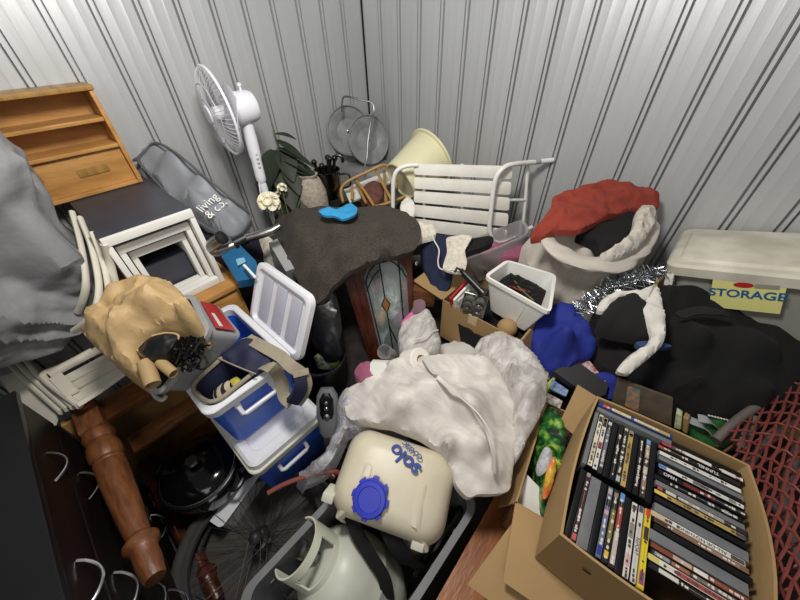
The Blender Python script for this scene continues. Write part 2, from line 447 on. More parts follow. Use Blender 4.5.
# ------------------------------------------------------------------ light: lamp overhead and an added fill light
def area(name, loc, tgt, sx, sy, e, c=(1, .96, .9)):
    l = bpy.data.lights.new(name, 'AREA'); l.shape = 'RECTANGLE'; l.size = sx; l.size_y = sy; l.energy = e; l.color = c
    o = bpy.data.objects.new(name, l); COL.objects.link(o); o.location = loc
    o.rotation_euler = (V(tgt) - V(loc)).to_track_quat('-Z', 'Y').to_euler(); return o
pl = bpy.data.lights.new('hanging_lamp', 'POINT'); pl.energy = 98; pl.shadow_soft_size = .16; pl.color = (1, .965, .91)
po = bpy.data.objects.new('hanging_lamp', pl); COL.objects.link(po); po.location = (1.45, -1.50, 2.30)
area('fill_light', (2.5, -2.9, 2.4), (.9, -1.2, .4), 1.2, .8, 10)  # fill added behind the camera to brighten the dark table area
w = bpy.data.worlds.new('world'); SC.world = w; w.use_nodes = True
w.node_tree.nodes['Background'].inputs[0].default_value = (.75, .78, .82, 1); w.node_tree.nodes['Background'].inputs[1].default_value = .16
SC.view_settings.exposure = 0.0

# ------------------------------------------------------------------ the heap under everything
def heap_z(x, y):
    c = ((.3, -.3, .66), (1., -.3, .58), (1.7, -.3, .52), (2.3, -.35, .42), (2.9, -.3, .42), (.45, -.8, .6), (1.0, -.8, .5), (1.5, -.7, .44), (2., -.6, .42), (2.8, -.8, .42),
         (.5, -1.3, .5), (1., -1.35, .25), (1.4, -1.2, .28), (1.8, -1.1, .34), (2.25, -1.1, .3), (1.1, -1.7, .06), (1.7, -1.4, .2), (.3, -1.7, .2), (3., -1.2, .3), (.9, -2., .02))
    sw = sz = 0
    for a, b, z in c:
        w_ = 1 / ((a - x) ** 2 + (b - y) ** 2 + .004) ** 1.5; sw += w_; sz += w_ * z
    return sz / sw
OUT = [(.02, -.02), (3.3, -.02), (3.3, -1.35), (2.62, -1.4), (2.45, -1.0), (2.0, -.9), (1.9, -1.3), (1.5, -1.42), (1.3, -1.5), (.95, -1.56), (.68, -1.5), (.02, -1.42)]
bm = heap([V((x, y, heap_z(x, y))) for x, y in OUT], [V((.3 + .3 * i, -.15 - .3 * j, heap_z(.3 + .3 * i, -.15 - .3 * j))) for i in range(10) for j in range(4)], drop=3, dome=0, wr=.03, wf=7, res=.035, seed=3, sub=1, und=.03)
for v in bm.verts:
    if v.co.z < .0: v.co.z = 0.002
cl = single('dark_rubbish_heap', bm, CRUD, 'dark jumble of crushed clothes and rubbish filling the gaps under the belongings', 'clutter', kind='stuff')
# ================================================================== LEFT SIDE
# ---- dresser with bow handles, front along y = -2.33
DF = -2.335
t = thing('chest_of_drawers', 'dark espresso chest of drawers with curved silver handles, beside the turned table leg', 'dresser', (1.175, -2.58, 0))
bm = B(); box(bm, .67, 1.68, -2.80, DF - .02, .0, .80, bev=.004); part('body', bm, ESPRESSO, t)
bm = B(); box(bm, .655, 1.695, -2.81, DF + .005, .80, .825, bev=.004); part('top', bm, BLACKPL, t)
for k in range(5):
    z1 = .79 - .155 * k; bm = B(); box(bm, .685, 1.665, DF - .019, DF, z1 - .148, z1, bev=.004); d = part('drawer', bm, ESPRESSO, t)
    for hx in (.975, 1.375):
        bm = B(); zc = z1 - .05
        pts = [V((hx - .062 + .124 * i / 10, DF + .002 + .034 * math.sin(PI * i / 10) ** .8, zc - .012 * math.sin(PI * i / 10))) for i in range(11)]
        tube(bm, pts, .0042, 8); part('handle', bm, CHROME, d, 'silver bow handle')
# ---- table lying on its side, legs pointing to +x
t = thing('wooden_table', 'brown wooden table lying on its side with fat turned legs, between black dresser and cooler', 'table', (.6, -1.98, 0))
bm = B(); box(bm, .565, .595, -2.36, -1.62, .004, .535, bev=.006); part('tabletop', bm, TANWOOD, t, 'tan underside of the tabletop')
bm = B(); box(bm, .596, .715, -2.30, -1.66, .525, .55, bev=.004); box(bm, .596, .612, -2.30, -1.66, .51, .525); box(bm, .62, .70, -2.2, -1.70, .5495, .5535, bev=.0015)
part('apron', bm, REDWOOD, t)
bm = B(); box(bm, .596, .700, -2.315, -1.66, .03, .055, bev=.004); part('apron', bm, REDWOOD, t)
bm = B(); box(bm, .596, .68, -1.69, -1.665, .056, .51, bev=.004); part('apron', bm, REDWOOD, t)
bm = B(); box(bm, .75, .84, -2.22, -1.70, .42, .44, bev=.004); box(bm, .77, .82, -2.12, -1.72, .439, .447, bev=.002); box(bm, .596, .75, -1.74, -1.70, .42, .44); part('drawer_rail', bm, REDWOOD, t)
LEGP = [(.034, .155), (.042, .165), (.046, .185), (.040, .205), (.036, .215), (.044, .235), (.047, .265), (.044, .295), (.036, .31), (.041, .318), (.041, .328), (.038, .332), (.041, .34), (.041, .35), (.040, .40), (.038, .48), (.034, .56), (.030, .62), (.028, .645), (.034, .655), (.042, .665), (.042, .68), (.034, .69), (.030, .70), (.030, .73), (.025, .785), (.023, .79)]
def leg(y, z, sc=0):
    M = TR(.596, y, z) @ (RY(PI / 2 - .03) if sc else RY(PI / 2)) @ (Matrix.Diagonal((1.12, 1.12, 1.03, 1)) if sc else Matrix()); bm = B(); lathe(bm, LEGP, M, 26)
    box(bm, -.036, .036, -.036, .036, 0, .158, M, .004); return bm
part('leg', leg(-2.262, .55, 1), LEGWOOD, t); part('leg', leg(-2.275, .06), MAHOG, t); part('leg', leg(-1.69, .06), MAHOG, t)
# ---- pot on a white box
t = thing('storage_tub', 'low white box under the black slow cooker', 'box', (1.0, -2.07, 0))
bm = B(); rloft(bm, [(0.002, .15, .12, .02), (.12, .16, .13, .02), (.125, .165, .135, .02)], TR(1.0, -2.07, 0) @ RZ(.3)); part('body', bm, WPLAS, t)
t = thing('slow_cooker', 'round black slow cooker with a glass lid, standing by the wooden table', 'cooker', (.985, -2.09, .128))
Mp = TR(.985, -2.09, .128); 
bm = B(); lathe(bm, [(.10, 0), (.135, .005), (.155, .04), (.163, .11), (.165, .14), (.157, .145), (.150, .14), (.145, .12)], Mp, 40); part('pot', bm, BLACKGL, t)
bm = B(); lathe(bm, [(.158, .142), (.16, .148), (.152, .152)], Mp, 40); part('rim', bm, BLACKPL, t)
bm = B(); lathe(bm, [(.151, .150), (.140, .165), (.10, .183), (.05, .192), (.02, .194)], Mp, 40); li = part('lid', bm, BLACKGL, t, 'dark domed lid')
bm = B(); lathe(bm, [(.016, .194), (.014, .205), (.028, .212), (.030, .222), (.022, .228)], Mp, 20); part('knob', bm, BLACKPL, li)
bm = B(); tube(bm, [Mp @ V((.150 * math.cos(a * .09), .150 * math.sin(a * .09), .1535)) for a in range(70)], .0018, 6, True); part('lid_band', bm, CHROME, li, 'silver edge ring')
for s in (0, PI):
    bm = B(); tube(bm, [Mp @ RZ(s + .6) @ V(p) for p in ((.155, -.05, .11), (.19, -.045, .112), (.198, 0, .112), (.19, .045, .112), (.155, .05, .11))], .010, 8, sub=4); part('handle', bm, BLACKPL, t)
# ---- two bicycle wheels leaning on the tub
def wheel(c, al, az, label, dark):
    u = V((math.cos(az) * math.cos(al), math.sin(az) * math.cos(al), math.sin(al))); v = V((-math.sin(az), math.cos(az), 0)); n = u.cross(v)
    M = axes(c, u, v); t = thing('bicycle_wheel', label, 'wheel', c, 'bicycle wheels', M)
    R = .29
    bm = B(); N = 120; rings = []
    for i in range(N):
        a = 2 * PI * i / N; rg = []
        for k in range(14):
            b = 2 * PI * k / 14; rr = .024
            kn = .0028 if (math.cos(b) > -.35 and (i + k) % 2 == 0) else 0
            q = V(((R + (rr + kn) * math.cos(b)) * math.cos(a), (R + (rr + kn) * math.cos(b)) * math.sin(a), (rr + kn) * math.sin(b))); rg.append(M @ q)
        rings.append(rg)
    loft(bm, rings, False, True); part('tyre', bm, RUBBER, t)
    bm = B(); prof = [(R - .020, .011), (R - .020, -.011), (R - .036, -.008), (R - .042, 0), (R - .036, .008)]
    loft(bm, [[M @ V((r * math.cos(2 * PI * i / 72), r * math.sin(2 * PI * i / 72), z)) for r, z in prof] for i in range(72)], False, True); part('rim', bm, RIMAL, t)
    bm = B(); lathe(bm, [(.008, -.05), (.016, -.045), (.027, -.032), (.027, -.028), (.013, -.025), (.013, .025), (.027, .028), (.027, .032), (.016, .045), (.008, .05)], M, 20); part('hub', bm, RIMAL, t)
    bm = B()
    for i in range(32):
        a = 2 * PI * i / 32; s = 1 if i % 2 else -1; a2 = a + .9 * (1 if i % 4 < 2 else -1)
        tube(bm, [M @ V((.026 * math.cos(a2), .026 * math.sin(a2), s * .03)), M @ V(((R - .04) * math.cos(a), (R - .04) * math.sin(a), 0))], .0011, 5)
    part('spokes', bm, RIMAL, t, kind=None)
    return t
al, az = math.radians(8), math.radians(-38)
n_ = V((-math.sin(al) * math.cos(az), -math.sin(al) * math.sin(az), math.cos(al)))
c0 = V((1.335, -2.045, .075))
wheel(c0, al, az, 'knobbly bicycle wheel underneath, nearer the black slow cooker', 1)
wheel(c0 + V((.03, -.025, .015)) + n_ * .055, al, az, 'knobbly bicycle wheel lying on top of another, nearest the gas bottle', 0)
bm = B(); tube(bm, [W(268, 493, .30), W(285, 484, .31), W(305, 477, .32), W(328, 472, .33), W(340, 474, .30), W(352, 490, .24)], .010, 10, sub=6)
single('rubber_hose', bm, HOSE, 'red brown rubber hose bending between the lower blue cooler and the bottle tub', 'hose')

# ---- grey tub with bottle and sprayer
t = thing('grey_tub', 'long dusty grey plastic tub holding the gas bottle and the sprayer', 'tub', (1.765, -1.80, 0.0))
cx, cy = 1.765, -1.80
bm = B(); rloft(bm, [(.004, .165, .31, .05), (.33, .195, .348, .05), (.385, .198, .352, .05), (.385, .215, .368, .06), (.40, .216, .37, .06), (.40, .192, .345, .05), (.33, .188, .341, .05), (.012, .158, .303, .045)], TR(cx, cy, 0), 6)
part('body', bm, DGREYPL, t)
bm = B()
for k in range(5):
    for s in (-1, 1): box(bm, cx + s * .188 - .004, cx + s * .188 + .004, cy - .28 + .13 * k, cy - .265 + .13 * k, .1, .33)
part("rib", bm, DGREYPL, t)
ba = V((-.60, -.24, .76)).normalized(); M = axes(V((1.605, -1.955, .405)) - ba * .42, V((1, 0, .60 / .76)), ba.cross(V((1, 0, .60 / .76))))
t = thing('gas_bottle', 'off-white steel gas bottle with a chipped ivory collar, standing in the grey tub', 'gas bottle', (0, 0, 0), M=M)
bm = B(); lathe(bm, [(.09, .0), (.125, .012), (.147, .05), (.153, .09), (.154, .155), (.156, .158), (.156, .166), (.154, .169), (.153, .22), (.143, .275), (.12, .315), (.085, .338), (.045, .348), (.02, .35)], M, 48); part('tank', bm, TANKW, t)
bm = B(); lathe(bm, [(.10, -.015), (.108, -.015), (.108, .02), (.10, .02)], M, 36); part('foot_ring', bm, TANKW, t)
def collar(a0, a1, z0, z1, r, holes):
    bm = B(); N = 22
    def p(i, z, rr): a = a0 + (a1 - a0) * i / N; return M @ V((rr * math.cos(a), rr * math.sin(a), z))
    zs = [z0, z0 + .025, z1 - .028, z1]; rows = []
    g = {}
    for i in range(N + 1):
        for k, z in enumerate(zs):
            for s, rr in ((0, r), (1, r - .006)): g[i, k, s] = bm.verts.new(p(i, z, rr))
    solid = lambda i, k: not (k == 1 and any(h0 <= i < h1 for h0, h1 in holes))
    for i in range(N):
        for k in range(3):
            if not solid(i, k): continue
            bm.faces.new((g[i, k, 0], g[i + 1, k, 0], g[i + 1, k + 1, 0], g[i, k + 1, 0])); bm.faces.new((g[i, k, 1], g[i, k + 1, 1], g[i + 1, k + 1, 1], g[i + 1, k, 1]))
            for (di, dk, e) in ((-1, 0, ((i, k), (i, k + 1))), (1, 0, ((i + 1, k), (i + 1, k + 1))), (0, -1, ((i, k), (i + 1, k))), (0, 1, ((i, k + 1), (i + 1, k + 1)))):
                ni, nk = i + di, k + dk
                if not (0 <= ni < N and 0 <= nk < 3) or not solid(ni, nk):
                    (a, b), (c, d) = e
                    try: bm.faces.new((g[a, b, 0], g[c, d, 0], g[c, d, 1], g[a, b, 1]))
                    except ValueError: pass
    return bm
part('collar', collar(-1.9, 2.2, .33, .445, .092, [(6, 15)]), COLLARW, t, 'chipped ivory handle collar')
bm = B(); lathe(bm, [(.022, .345), (.022, .37), (.014, .375), (.014, .40), (.026, .404), (.027, .425), (.018, .43)], M, 18); tube(bm, [M @ V((0, 0, .385)), M @ V((-.05, .01, .385))], .013, 12); part('valve', bm, STEEL, t)
bm = B(); lathe(bm, [(.0145, 0), (.0145, .004)], M @ TR(.06, .118, .285) @ RX(-.8) @ RY(.3), 14); part('sticker', bm, mat('faded_yellow', 'cfcf7a', .6, var=.1), t, 'small faded yellow dot')

# sprayer
M = axes((1.655, -1.54, .105), V((.36, .17, -.03)), V((-.17, .36, .10))) @ Matrix.Diagonal((1.05, 1.09, 1.03, 1))
t = thing('backpack_sprayer', 'cream backpack sprayer tank with a blue screw cap, in the grey tub', 'sprayer', (0, 0, 0), M=M)
bm = B(); rloft(bm, [(.0, .11, .08, .05), (.02, .13, .10, .05), (.12, .155, .115, .05), (.22, .185, .128, .06), (.34, .195, .135, .07), (.40, .19, .132, .07), (.44, .175, .12, .07), (.462, .15, .10, .06), (.47, .11, .07, .05)], M, 6)
part('tank', bm, SPRAYW, t)
bm = B()
for s in (-1, 1):
    rloft(bm, [(.28, .012, .05, .008, s * .14, -.105), (.40, .014, .055, .01, s * .14, -.09), (.468, .016, .06, .012, s * .095, -.035), (.474, .010, .045, .008, s * .088, -.025)], M, 4)
part('rib', bm, SPRAYW, t)
Mc = M @ TR(-.055, -.052, .437) @ RX(.28)
bm = B(); lathe(bm, [(.052, -.03), (.053, .03), (.056, .035)], Mc, 30); part('neck', bm, SPRAYW, t)
bm = B(); lathe(bm, [(.053, .018), (.053, .055), (.048, .062), (.036, .063), (.034, .059), (.02, .059)], Mc, 40)
for k in range(8): box(bm, .047, .059, -.009, .009, .02, .056, Mc @ RZ(k * PI / 4), .003)
part('cap', bm, CAPBLUE, t, 'blue ridged screw cap')
for s, (bx, by) in ((-1, (-.195, -.085)), (1, (.118, -.118))):
    bm = B(); Mb = M @ TR(bx, by, .385) @ RX(.5); box(bm, -.02, .02, -.014, .014, -.03, .04, Mb, .006); box(bm, -.012, .012, -.020, -.012, -.012, .012, Mb, .003); part('bracket', bm, COLLARW, t)
    bm = B(); box(bm, -.013, .013, -.024, -.016, -.007, .012, Mb, .002); part('buckle', bm, BLACKPL, t)
bm = B(); ribbon(bm, [W(344, 488, .47), W(349, 510, .455), W(358, 535, .43), W(372, 558, .40), W(384, 578, .36), W(388, 598, .28)], .045, .008, V((.85, .5, .15))); part('strap', bm, BLACKCL, t, 'black shoulder strap')
bm = B(); ribbon(bm, [W(387, 527, .46), W(396, 545, .43), W(408, 560, .37), W(422, 568, .31), W(430, 580, .2)], .055, .008, V((.8, .6, .1))); part('strap', bm, BLACKCL, t, 'black shoulder strap')
# logo, upside down on the upper back of the tank
Lo = M @ TR(.085, .045, .4715) @ RX(-.22) @ RZ(PI)
lp = W(402, 452, .555)
LX = W(391, 443, .56) - W(417, 467, .56); tz = M.col[2].xyz; lc = M @ V((.018, .066, .4785))
Ml = axes(lc, LX, tz.cross(LX)) @ RX(-.12)
lettering('solo', .066, INKB, t, Ml, 'logo', .0016, 1.1)
lettering('CLASSIC', .021, INKB, t, Ml @ TR(0, -.040, -.002) @ RX(.08), 'logo', .0016, 1.1)
# black parts and coiled lance beside the tank
bm = B(); tube(bm, [W(470, 500, .30), W(450, 525, .34), W(436, 548, .33), W(425, 560, .28)], .014, 10, sub=5); tube(bm, [W(448, 492, .36), W(440, 515, .36), W(430, 545, .34), W(415, 575, .3)], .011, 8, sub=5)
single('spray_lance', bm, BLACKPL, 'black spray lance and hose lying along the right edge of the grey tub', 'spray lance')
bm = B(); lathe(bm, [(.045, 0), (.05, .01), (.05, .16), (.045, .17)], axes(W(425, 520, .26), V((1, 0, 0)), V((0, .5, .8))), 24)
for k in range(7): tube(bm, [axes(W(425, 520, .26), V((1, 0, 0)), V((0, .5, .8))) @ V((.052 * math.cos(a * .3), .052 * math.sin(a * .3), .02 + .02 * k)) for a in range(21)], .003, 6, True)
single('ribbed_bottle', bm, CLEARPL, 'clear ribbed bottle wedged behind the sprayer tank', 'bottle')
# ================================================================== LEFT WALL, BACK CORNER, COOLERS
# ---- pine chest under the nest of tables
t = thing('pine_chest', 'orange pine chest of drawers under the white nest of tables', 'chest', (.33, -1.72, 0))
bm = B(); box(bm, .02, .655, -1.90, -1.545, 0, .795, bev=.004); part('body', bm, PINE, t)
bm = B(); box(bm, .01, .68, -1.91, -1.525, .795, .82, bev=.006); part('top', bm, PINE, t)
for k in range(3):
    bm = B(); box(bm, .656, .668, -1.885, -1.56, .55 - .25 * k, .775 - .25 * k, bev=.004); d = part('drawer', bm, PINE, t)
    bm = B(); lathe(bm, [(.010, 0), (.008, .012), (.016, .02), (.012, .03)], TR(.668, -1.72, .66 - .25 * k) @ RY(PI / 2), 14); part('knob', bm, PINE, d)
# ---- nest of three tables
def nest_table(x0, x1, y0, y1, zt, label):
    t = thing('nesting_table', label, 'table', ((x0 + x1) / 2, (y0 + y1) / 2, .82), 'nest of white tables')
    th = .026; zb = .8215
    bm = B(); box(bm, x0, x1 - .012, y0, y1, zt - th, zt, bev=.003); part('tabletop', bm, DKTOP, t, 'charcoal laminate top')
    bm = B(); box(bm, x1 - .0115, x1 + .006, y0, y1, zt - .03, zt + .0015, bev=.002); part('front_rail', bm, WHITE, t)
    for ya, yb in ((y0, y0 + .02), (y1 - .02, y1)):
        bm = B(); box(bm, x0 + .02, x1 + .003, ya, yb, zb, zt - th - .0005, bev=.002); part('leg', bm, WHITE, t)
    bm = B(); box(bm, x1 - .03, x1 + .002, y0 + .0205, y1 - .0205, zb, zb + .03, bev=.002); part('foot_rail', bm, WHITE, t)
    return t
nest_table(.03, .61, -1.885, -1.575, 1.18, 'largest white table of the nest, with a charcoal top under the pine shelf')
nest_table(.06, .575, -1.860, -1.600, 1.125, 'middle white table of the nest, tucked under the largest')
nest_table(.09, .54, -1.834, -1.626, 1.075, 'smallest white table of the nest, innermost frame')
bm = B(); box(bm, .1, .50, -1.812, -1.648, .823, .97, bev=.004)
single('dark_storage_box', bm, DKTOP, 'dark grey box standing inside the smallest white nesting table', 'box')
# ---- pine shelf on the nest of tables against the wall
t = thing('pine_shelf', 'small open pine shelf unit leaning on the wall, on top of the charcoal table', 'shelf', (.08, -1.83, 1.182))
y0, y1, z0, z1 = -2.12, -1.60, 1.183, 1.565
for ya, yb in ((y0, y0 + .016), (y1 - .016, y1)):
    bm = B(); box(bm, .012, .140, ya, yb, z0, z1 - .018, bev=.0025); part('side_panel', bm, PINE, t)
bm = B(); box(bm, .008, .148, y0 - .004, y1 + .004, z1 - .017, z1, bev=.003); part('top_board', bm, PINE_S, t)
bm = B(); box(bm, .008, .015, y0 + .017, y1 - .017, z0 + .01, z1 - .018); part('back_panel', bm, PINE, t)
for zz_ in (1.455, 1.355): 
    bm = B(); box(bm, .016, .138, y0 + .017, y1 - .017, zz_ - .014, zz_, bev=.002); part('shelf_board', bm, PINE, t)
bm = B(); box(bm, .016, .138, y0 + .017, y1 - .017, z0, z0 + .014, bev=.002); part('bottom_board', bm, PINE, t)
bm = B(); box(bm, .105, .118, y0 + .017, y1 - .017, z0 + .0145, 1.340, bev=.002); f = part('front_panel', bm, PINE, t)
bm = B(); box(bm, .118, .123, -1.80, -1.69, 1.255, 1.285, bev=.0015); part('latch_plate', bm, PINE_S, f)
# ---- tarp covered bundle
def tarpfn(q, p):
    q = q.copy(); q.z *= 1.; q.x *= 1 - .04 * max(p.z, 0); q.y *= 1 + .06 * max(p.z, 0)
    if p.z < -.2: q.x *= 1 - .25 * (-p.z - .2); q.y *= 1 - .1 * (-p.z - .2)
    return q
bm = blob((.315, -2.365, 1.20), (.43, .82, .82), .42, .05, 4.5, 4, Matrix(), 240, 130, 3.5, tarpfn, .065, 6.5)
single('covered_bundle', bm, TARP, 'big bundle wrapped in crinkled grey plastic sheet, against the left wall', 'bundle')
# ---- stack of white plastic chairs
def chair_back(k):
    """one tilted plastic chair of the stack: arm/back frame tube, slatted back, side apron"""
    dx, dy = .0 + .062 * k, .028 * k
    t = thing('plastic_chair', ['white plastic garden chair at the bottom of the stack beside the tarp bundle', 'second white plastic garden chair up from the bottom of the stack', 'third white plastic garden chair in the stack beside the tarp bundle', 'topmost white plastic garden chair, nearest the white nest of tables'][k], 'chair', (.5, -1.98, .45), 'stacked white garden chairs')
    o = V((dx * .55, dy, dx * .18))
    def g(px, py, z): return W(px, py, z) + o
    bm = B(); tube(bm, [g(69, 210, 1.22), g(76, 232, 1.17), g(82, 262, 1.10), g(85, 292, 1.02), g(78, 312, .96), g(58, 330, .90), g(36, 352, .84)], .012, 10, sub=6, flat=(.007, .016)); part('arm', bm, CREAMPL, t)
    return t
ARM = [(70, 212), (79, 240), (86, 272), (87, 296), (79, 314), (66, 330)]
LBL = ['white plastic garden chair of the stack whose arm is closest to the tarp bundle', 'second white plastic garden chair from the tarp bundle in the stack', 'third white plastic garden chair from the tarp bundle in the stack', 'white plastic garden chair of the stack whose arm is closest to the nest of tables']
ARMS = [[(72, 212), (79, 236), (84, 262), (86, 284), (83, 300), (78, 312)], [(80, 218), (90, 242), (96, 266), (99, 288), (96, 308), (86, 322), (74, 331)], [(92, 232), (100, 252), (106, 274), (109, 296), (108, 312), (102, 328)], [(104, 244), (110, 262), (115, 282), (119, 300), (118, 318)]]
RAILS = [[(10, 364), (22, 376), (44, 396), (62, 412)], [(16, 360), (28, 373), (50, 393), (68, 409)], [(24, 356), (36, 372), (56, 390), (74, 407)], [(92, 350), (62, 366), (46, 372), (44, 378), (60, 392), (80, 406)]]
for k in range(4):
    t = thing('plastic_chair', LBL[k], 'chair', W(70, 380, .62), 'stacked white garden chairs')
    bm = B(); P = [W(x, y, 1.20 - .30 * i / (len(ARMS[k]) - 1) - .012 * k) for i, (x, y) in enumerate(ARMS[k])]; tube(bm, P, .012, 10, sub=6, flat=(.010, .0125)); part('arm', bm, CREAMPL, t)
    bm = B(); P = [W(x, y, .60 + .018 * k) for x, y in RAILS[k]]; tube(bm, P, .011, 10, sub=6, flat=(.012, .012)); part('side_rail', bm, CREAMPL, t)
    if k == 0:
        bm = B(); panel(bm, [W(2, 378, .55), W(22, 372, .57), W(60, 415, .57), W(56, 426, .55), W(20, 405, .55)], .012); part('side_panel', bm, CREAMPL, t)
    bm = B(); z = .61 + .012 * k
    s = [W(93 + 3 * k, 341, z - .03), W(118, 352, z - .03), W(80, 402, z - .03), W(45, 372, z - .03)]
    if k == 3:
        for a, b in ((.12, .17), (.36, .44), (.56, .74), (.80, .98)) if False else ((.0, .16), (.30, .50), (.54, .72), (.76, .96)):
            p0, p1 = W(46, 372, .655).lerp(W(78, 403, .655), a), W(46, 372, .655).lerp(W(78, 403, .655), b)
            e0, e1 = W(132, 328, .655).lerp(W(160, 356, .655), a), W(132, 328, .655).lerp(W(160, 356, .655), b)
            bm = B(); panel(bm, [p0, p1, e1, e0], .010); part('slat', bm, CREAMPL, t)
        bm = B(); panel(bm, [W(50, 380, .662), W(62, 373, .662), W(80, 391, .662), W(67, 398, .662)], .008); part('back_plate', bm, CREAMPL, t)
        bm = B(); tube(bm, [W(78, 405, .662), W(100, 391, .662), W(135, 366, .662)], .010, 8, flat=(.014, .009)); part('seat_edge', bm, CREAMPL, t)
# ---- lower cooler
def cooler(name, label, x0, x1, y0, y1, z0, z1, openlid):
    t = thing(name, label, 'cooler', ((x0 + x1) / 2, (y0 + y1) / 2, z0))
    cx, cy, hw, hd = (x0 + x1) / 2, (y0 + y1) / 2, (x1 - x0) / 2, (y1 - y0) / 2
    bm = B(); h = z1 - z0
    R = [(0, hw - .04, hd - .035, .03), (.01, hw - .032, hd - .028, .03), (h - .035, hw - .008, hd - .008, .035)]
    if openlid: R += [(h - .035, hw - .028, hd - .028, .03), (.03, hw - .05, hd - .05, .03)]
    rloft(bm, R, TR(cx, cy, z0), 6); part('body', bm, BLUEPL, t)
    bm = B(); 
    if openlid: loft(bm, [[TR(cx, cy, z0) @ V((x, y, z)) for x, y in rrect(a, b, r, 6)] for z, a, b, r in ((h - .036, hw, hd, .04), (h - .004, hw + .003, hd + .003, .04), (h, hw, hd, .04), (h, hw - .022, hd - .022, .03), (h - .004, hw - .026, hd - .026, .03), (h - .036, hw - .027, hd - .027, .03))], False, True)
    else: rloft(bm, [(h - .034, hw, hd, .04), (h - .004, hw + .003, hd + .003, .04), (h, hw, hd, .04)], TR(cx, cy, z0), 6)
    part('rim', bm, COLLARW if not openlid else WPLAS, t)
    return t, cx, cy, hw, hd
def cooler_handle(t, x, ya, yb, z, m):
    bm = B(); tube(bm, [V((x + .004, ya, z + .03)), V((x + .022, ya, z)), V((x + .026, ya + .01, z - .004)), V((x + .026, yb - .01, z - .004)), V((x + .022, yb, z)), V((x + .004, yb, z + .03))], .008, 8, flat=(.009, .009))
    for yy in (ya, yb): box(bm, x - .012, x + .006, yy - .012, yy + .012, z + .014, z + .046, bev=.004)
    part('handle', bm, m, t, 'white carry handle')
    bm = B(); box(bm, x - .012, x - .001, ya + .02, yb - .02, z - .03, z + .012, bev=.004); part('grip_recess', bm, BLUEPL, t)
t, cx, cy, hw, hd = cooler('lower_cooler', 'lower blue cooler with closed white lid, underneath the open one', .80, 1.285, -1.945, -1.60, .10, .425, False)
cooler_handle(t, 1.262, -1.85, -1.72, .31, WPLAS)
bm = B(); rloft(bm, [(.4252, hw - .006, hd - .006, .04), (.452, hw - .008, hd - .008, .04), (.462, hw - .02, hd - .02, .035), (.462, hw - .05, hd - .05, .03), (.457, hw - .055, hd - .055, .03)], TR(cx, cy, 0), 6); part('lid', bm, WPLAS, t, 'white closed lid')
# stand-off feet under the lower cooler: an old blue crate
bm = B(); box(bm, .84, 1.2, -1.91, -1.63, .002, .098, bev=.006); single('low_crate', bm, BLACKPL, 'flat black crate under the lower blue cooler', 'crate')
# ---- upper cooler, open
t, cx, cy, hw, hd = cooler('open_cooler', 'upper blue cooler standing open with its white ribbed lid up', .70, 1.185, -1.945, -1.605, .4635, .755, True)
UC = t
cooler_handle(t, 1.172, -1.85, -1.715, .665, WPLAS)
q0 = V((.80, -1.597, .70)); q1 = V((1.185, -1.597, .70)); lu = V((0, .135, .262)); ln = V((1, 0, 0)).cross(lu).normalized()
M = axes((q0 + q1) / 2, V((1, 0, 0)), lu)
bm = B(); L_ = lu.length; hwl = .195
rings = [(-.030, hwl - .012, L_ / 2 - .012, .03, 0, L_ / 2), (-.022, hwl, L_ / 2, .04, 0, L_ / 2), (.0, hwl, L_ / 2, .04, 0, L_ / 2), (.004, hwl - .006, L_ / 2 - .006, .035, 0, L_ / 2), (.004, hwl - .022, L_ / 2 - .022, .03, 0, L_ / 2), (-.012, hwl - .030, L_ / 2 - .030, .025, 0, L_ / 2)]
Mi = M if M.col[2].xyz.dot(V((0, -1, 0))) > 0 else axes((q0 + q1) / 2, V((-1, 0, 0)), lu)
rloft(bm, rings, Mi, 5); ld = part('lid', bm, WPLAS, t, 'white lid standing up, ribbed inside')
for k in range(3):
    bm = B(); cxr = -.105 + .105 * k; box(bm, cxr - .034, cxr + .034, .05, L_ - .045, -.0115, -.004, Mi, .002); part('recess', bm, mat('pale_lilac_plastic%d' % k, 'b4b6c4', .45, var=.04), ld)
# ---- navy insulated bag in the cooler
t = thing('cooler_bag', 'navy insulated bag with beige trim and strap, tucked inside the open cooler', 'bag', (.95, -1.78, .495))
RB = quad_ring([W(188, 388, .775), W(212, 406, .765), W(272, 358, .77), W(248, 335, .80)], .05, 5)
rc_ = sum(RB, V()) / len(RB)
RBl = [V((rc_.x + (p.x - rc_.x) * .9, rc_.y + (p.y - rc_.y) * .9, .50)) for p in RB]
RBi = [p.lerp(rc_, .04) - V((0, 0, .004)) for p in RB]; RBi2 = [V((rc_.x + (p.x - rc_.x) * .85, rc_.y + (p.y - rc_.y) * .85, .60)) for p in RB]
bm = B(); loft(bm, [RBl, RB, RBi, RBi2]); part('body', bm, NAVY, t)
bm = B(); tube(bm, RB, .008, 8, True); part('piping', bm, BEIGE, t, 'beige edge piping')
bm = B(); fl = [W(246, 338, .81), W(272, 350, .795), W(274, 358, .79), W(256, 374, .775), W(236, 366, .78), (W(218, 358, .785)), W(224, 352, .80)]
bm = heap(fl, [W(252, 352, .80)], drop=.012, dome=.01, wr=.005, res=.015, sub=3); fl_ = part('flap', bm, NAVY, t)
bm = B(); tube(bm, [W(218, 358, .80), W(236, 366, .795), W(256, 374, .79)], .003, 6, sub=5); part('seam', bm, BEIGE, fl_)
bm = B(); ribbon(bm, [W(247, 338, .80), W(262, 346, .815), W(280, 356, .81), W(291, 366, .80), W(302, 374, .775), W(306, 384, .74), W(302, 396, .69), W(296, 404, .66)], .045, .005, V((.5, .86, .1)), 6)
part('strap', bm, BEIGE, t, 'beige webbing strap'); 
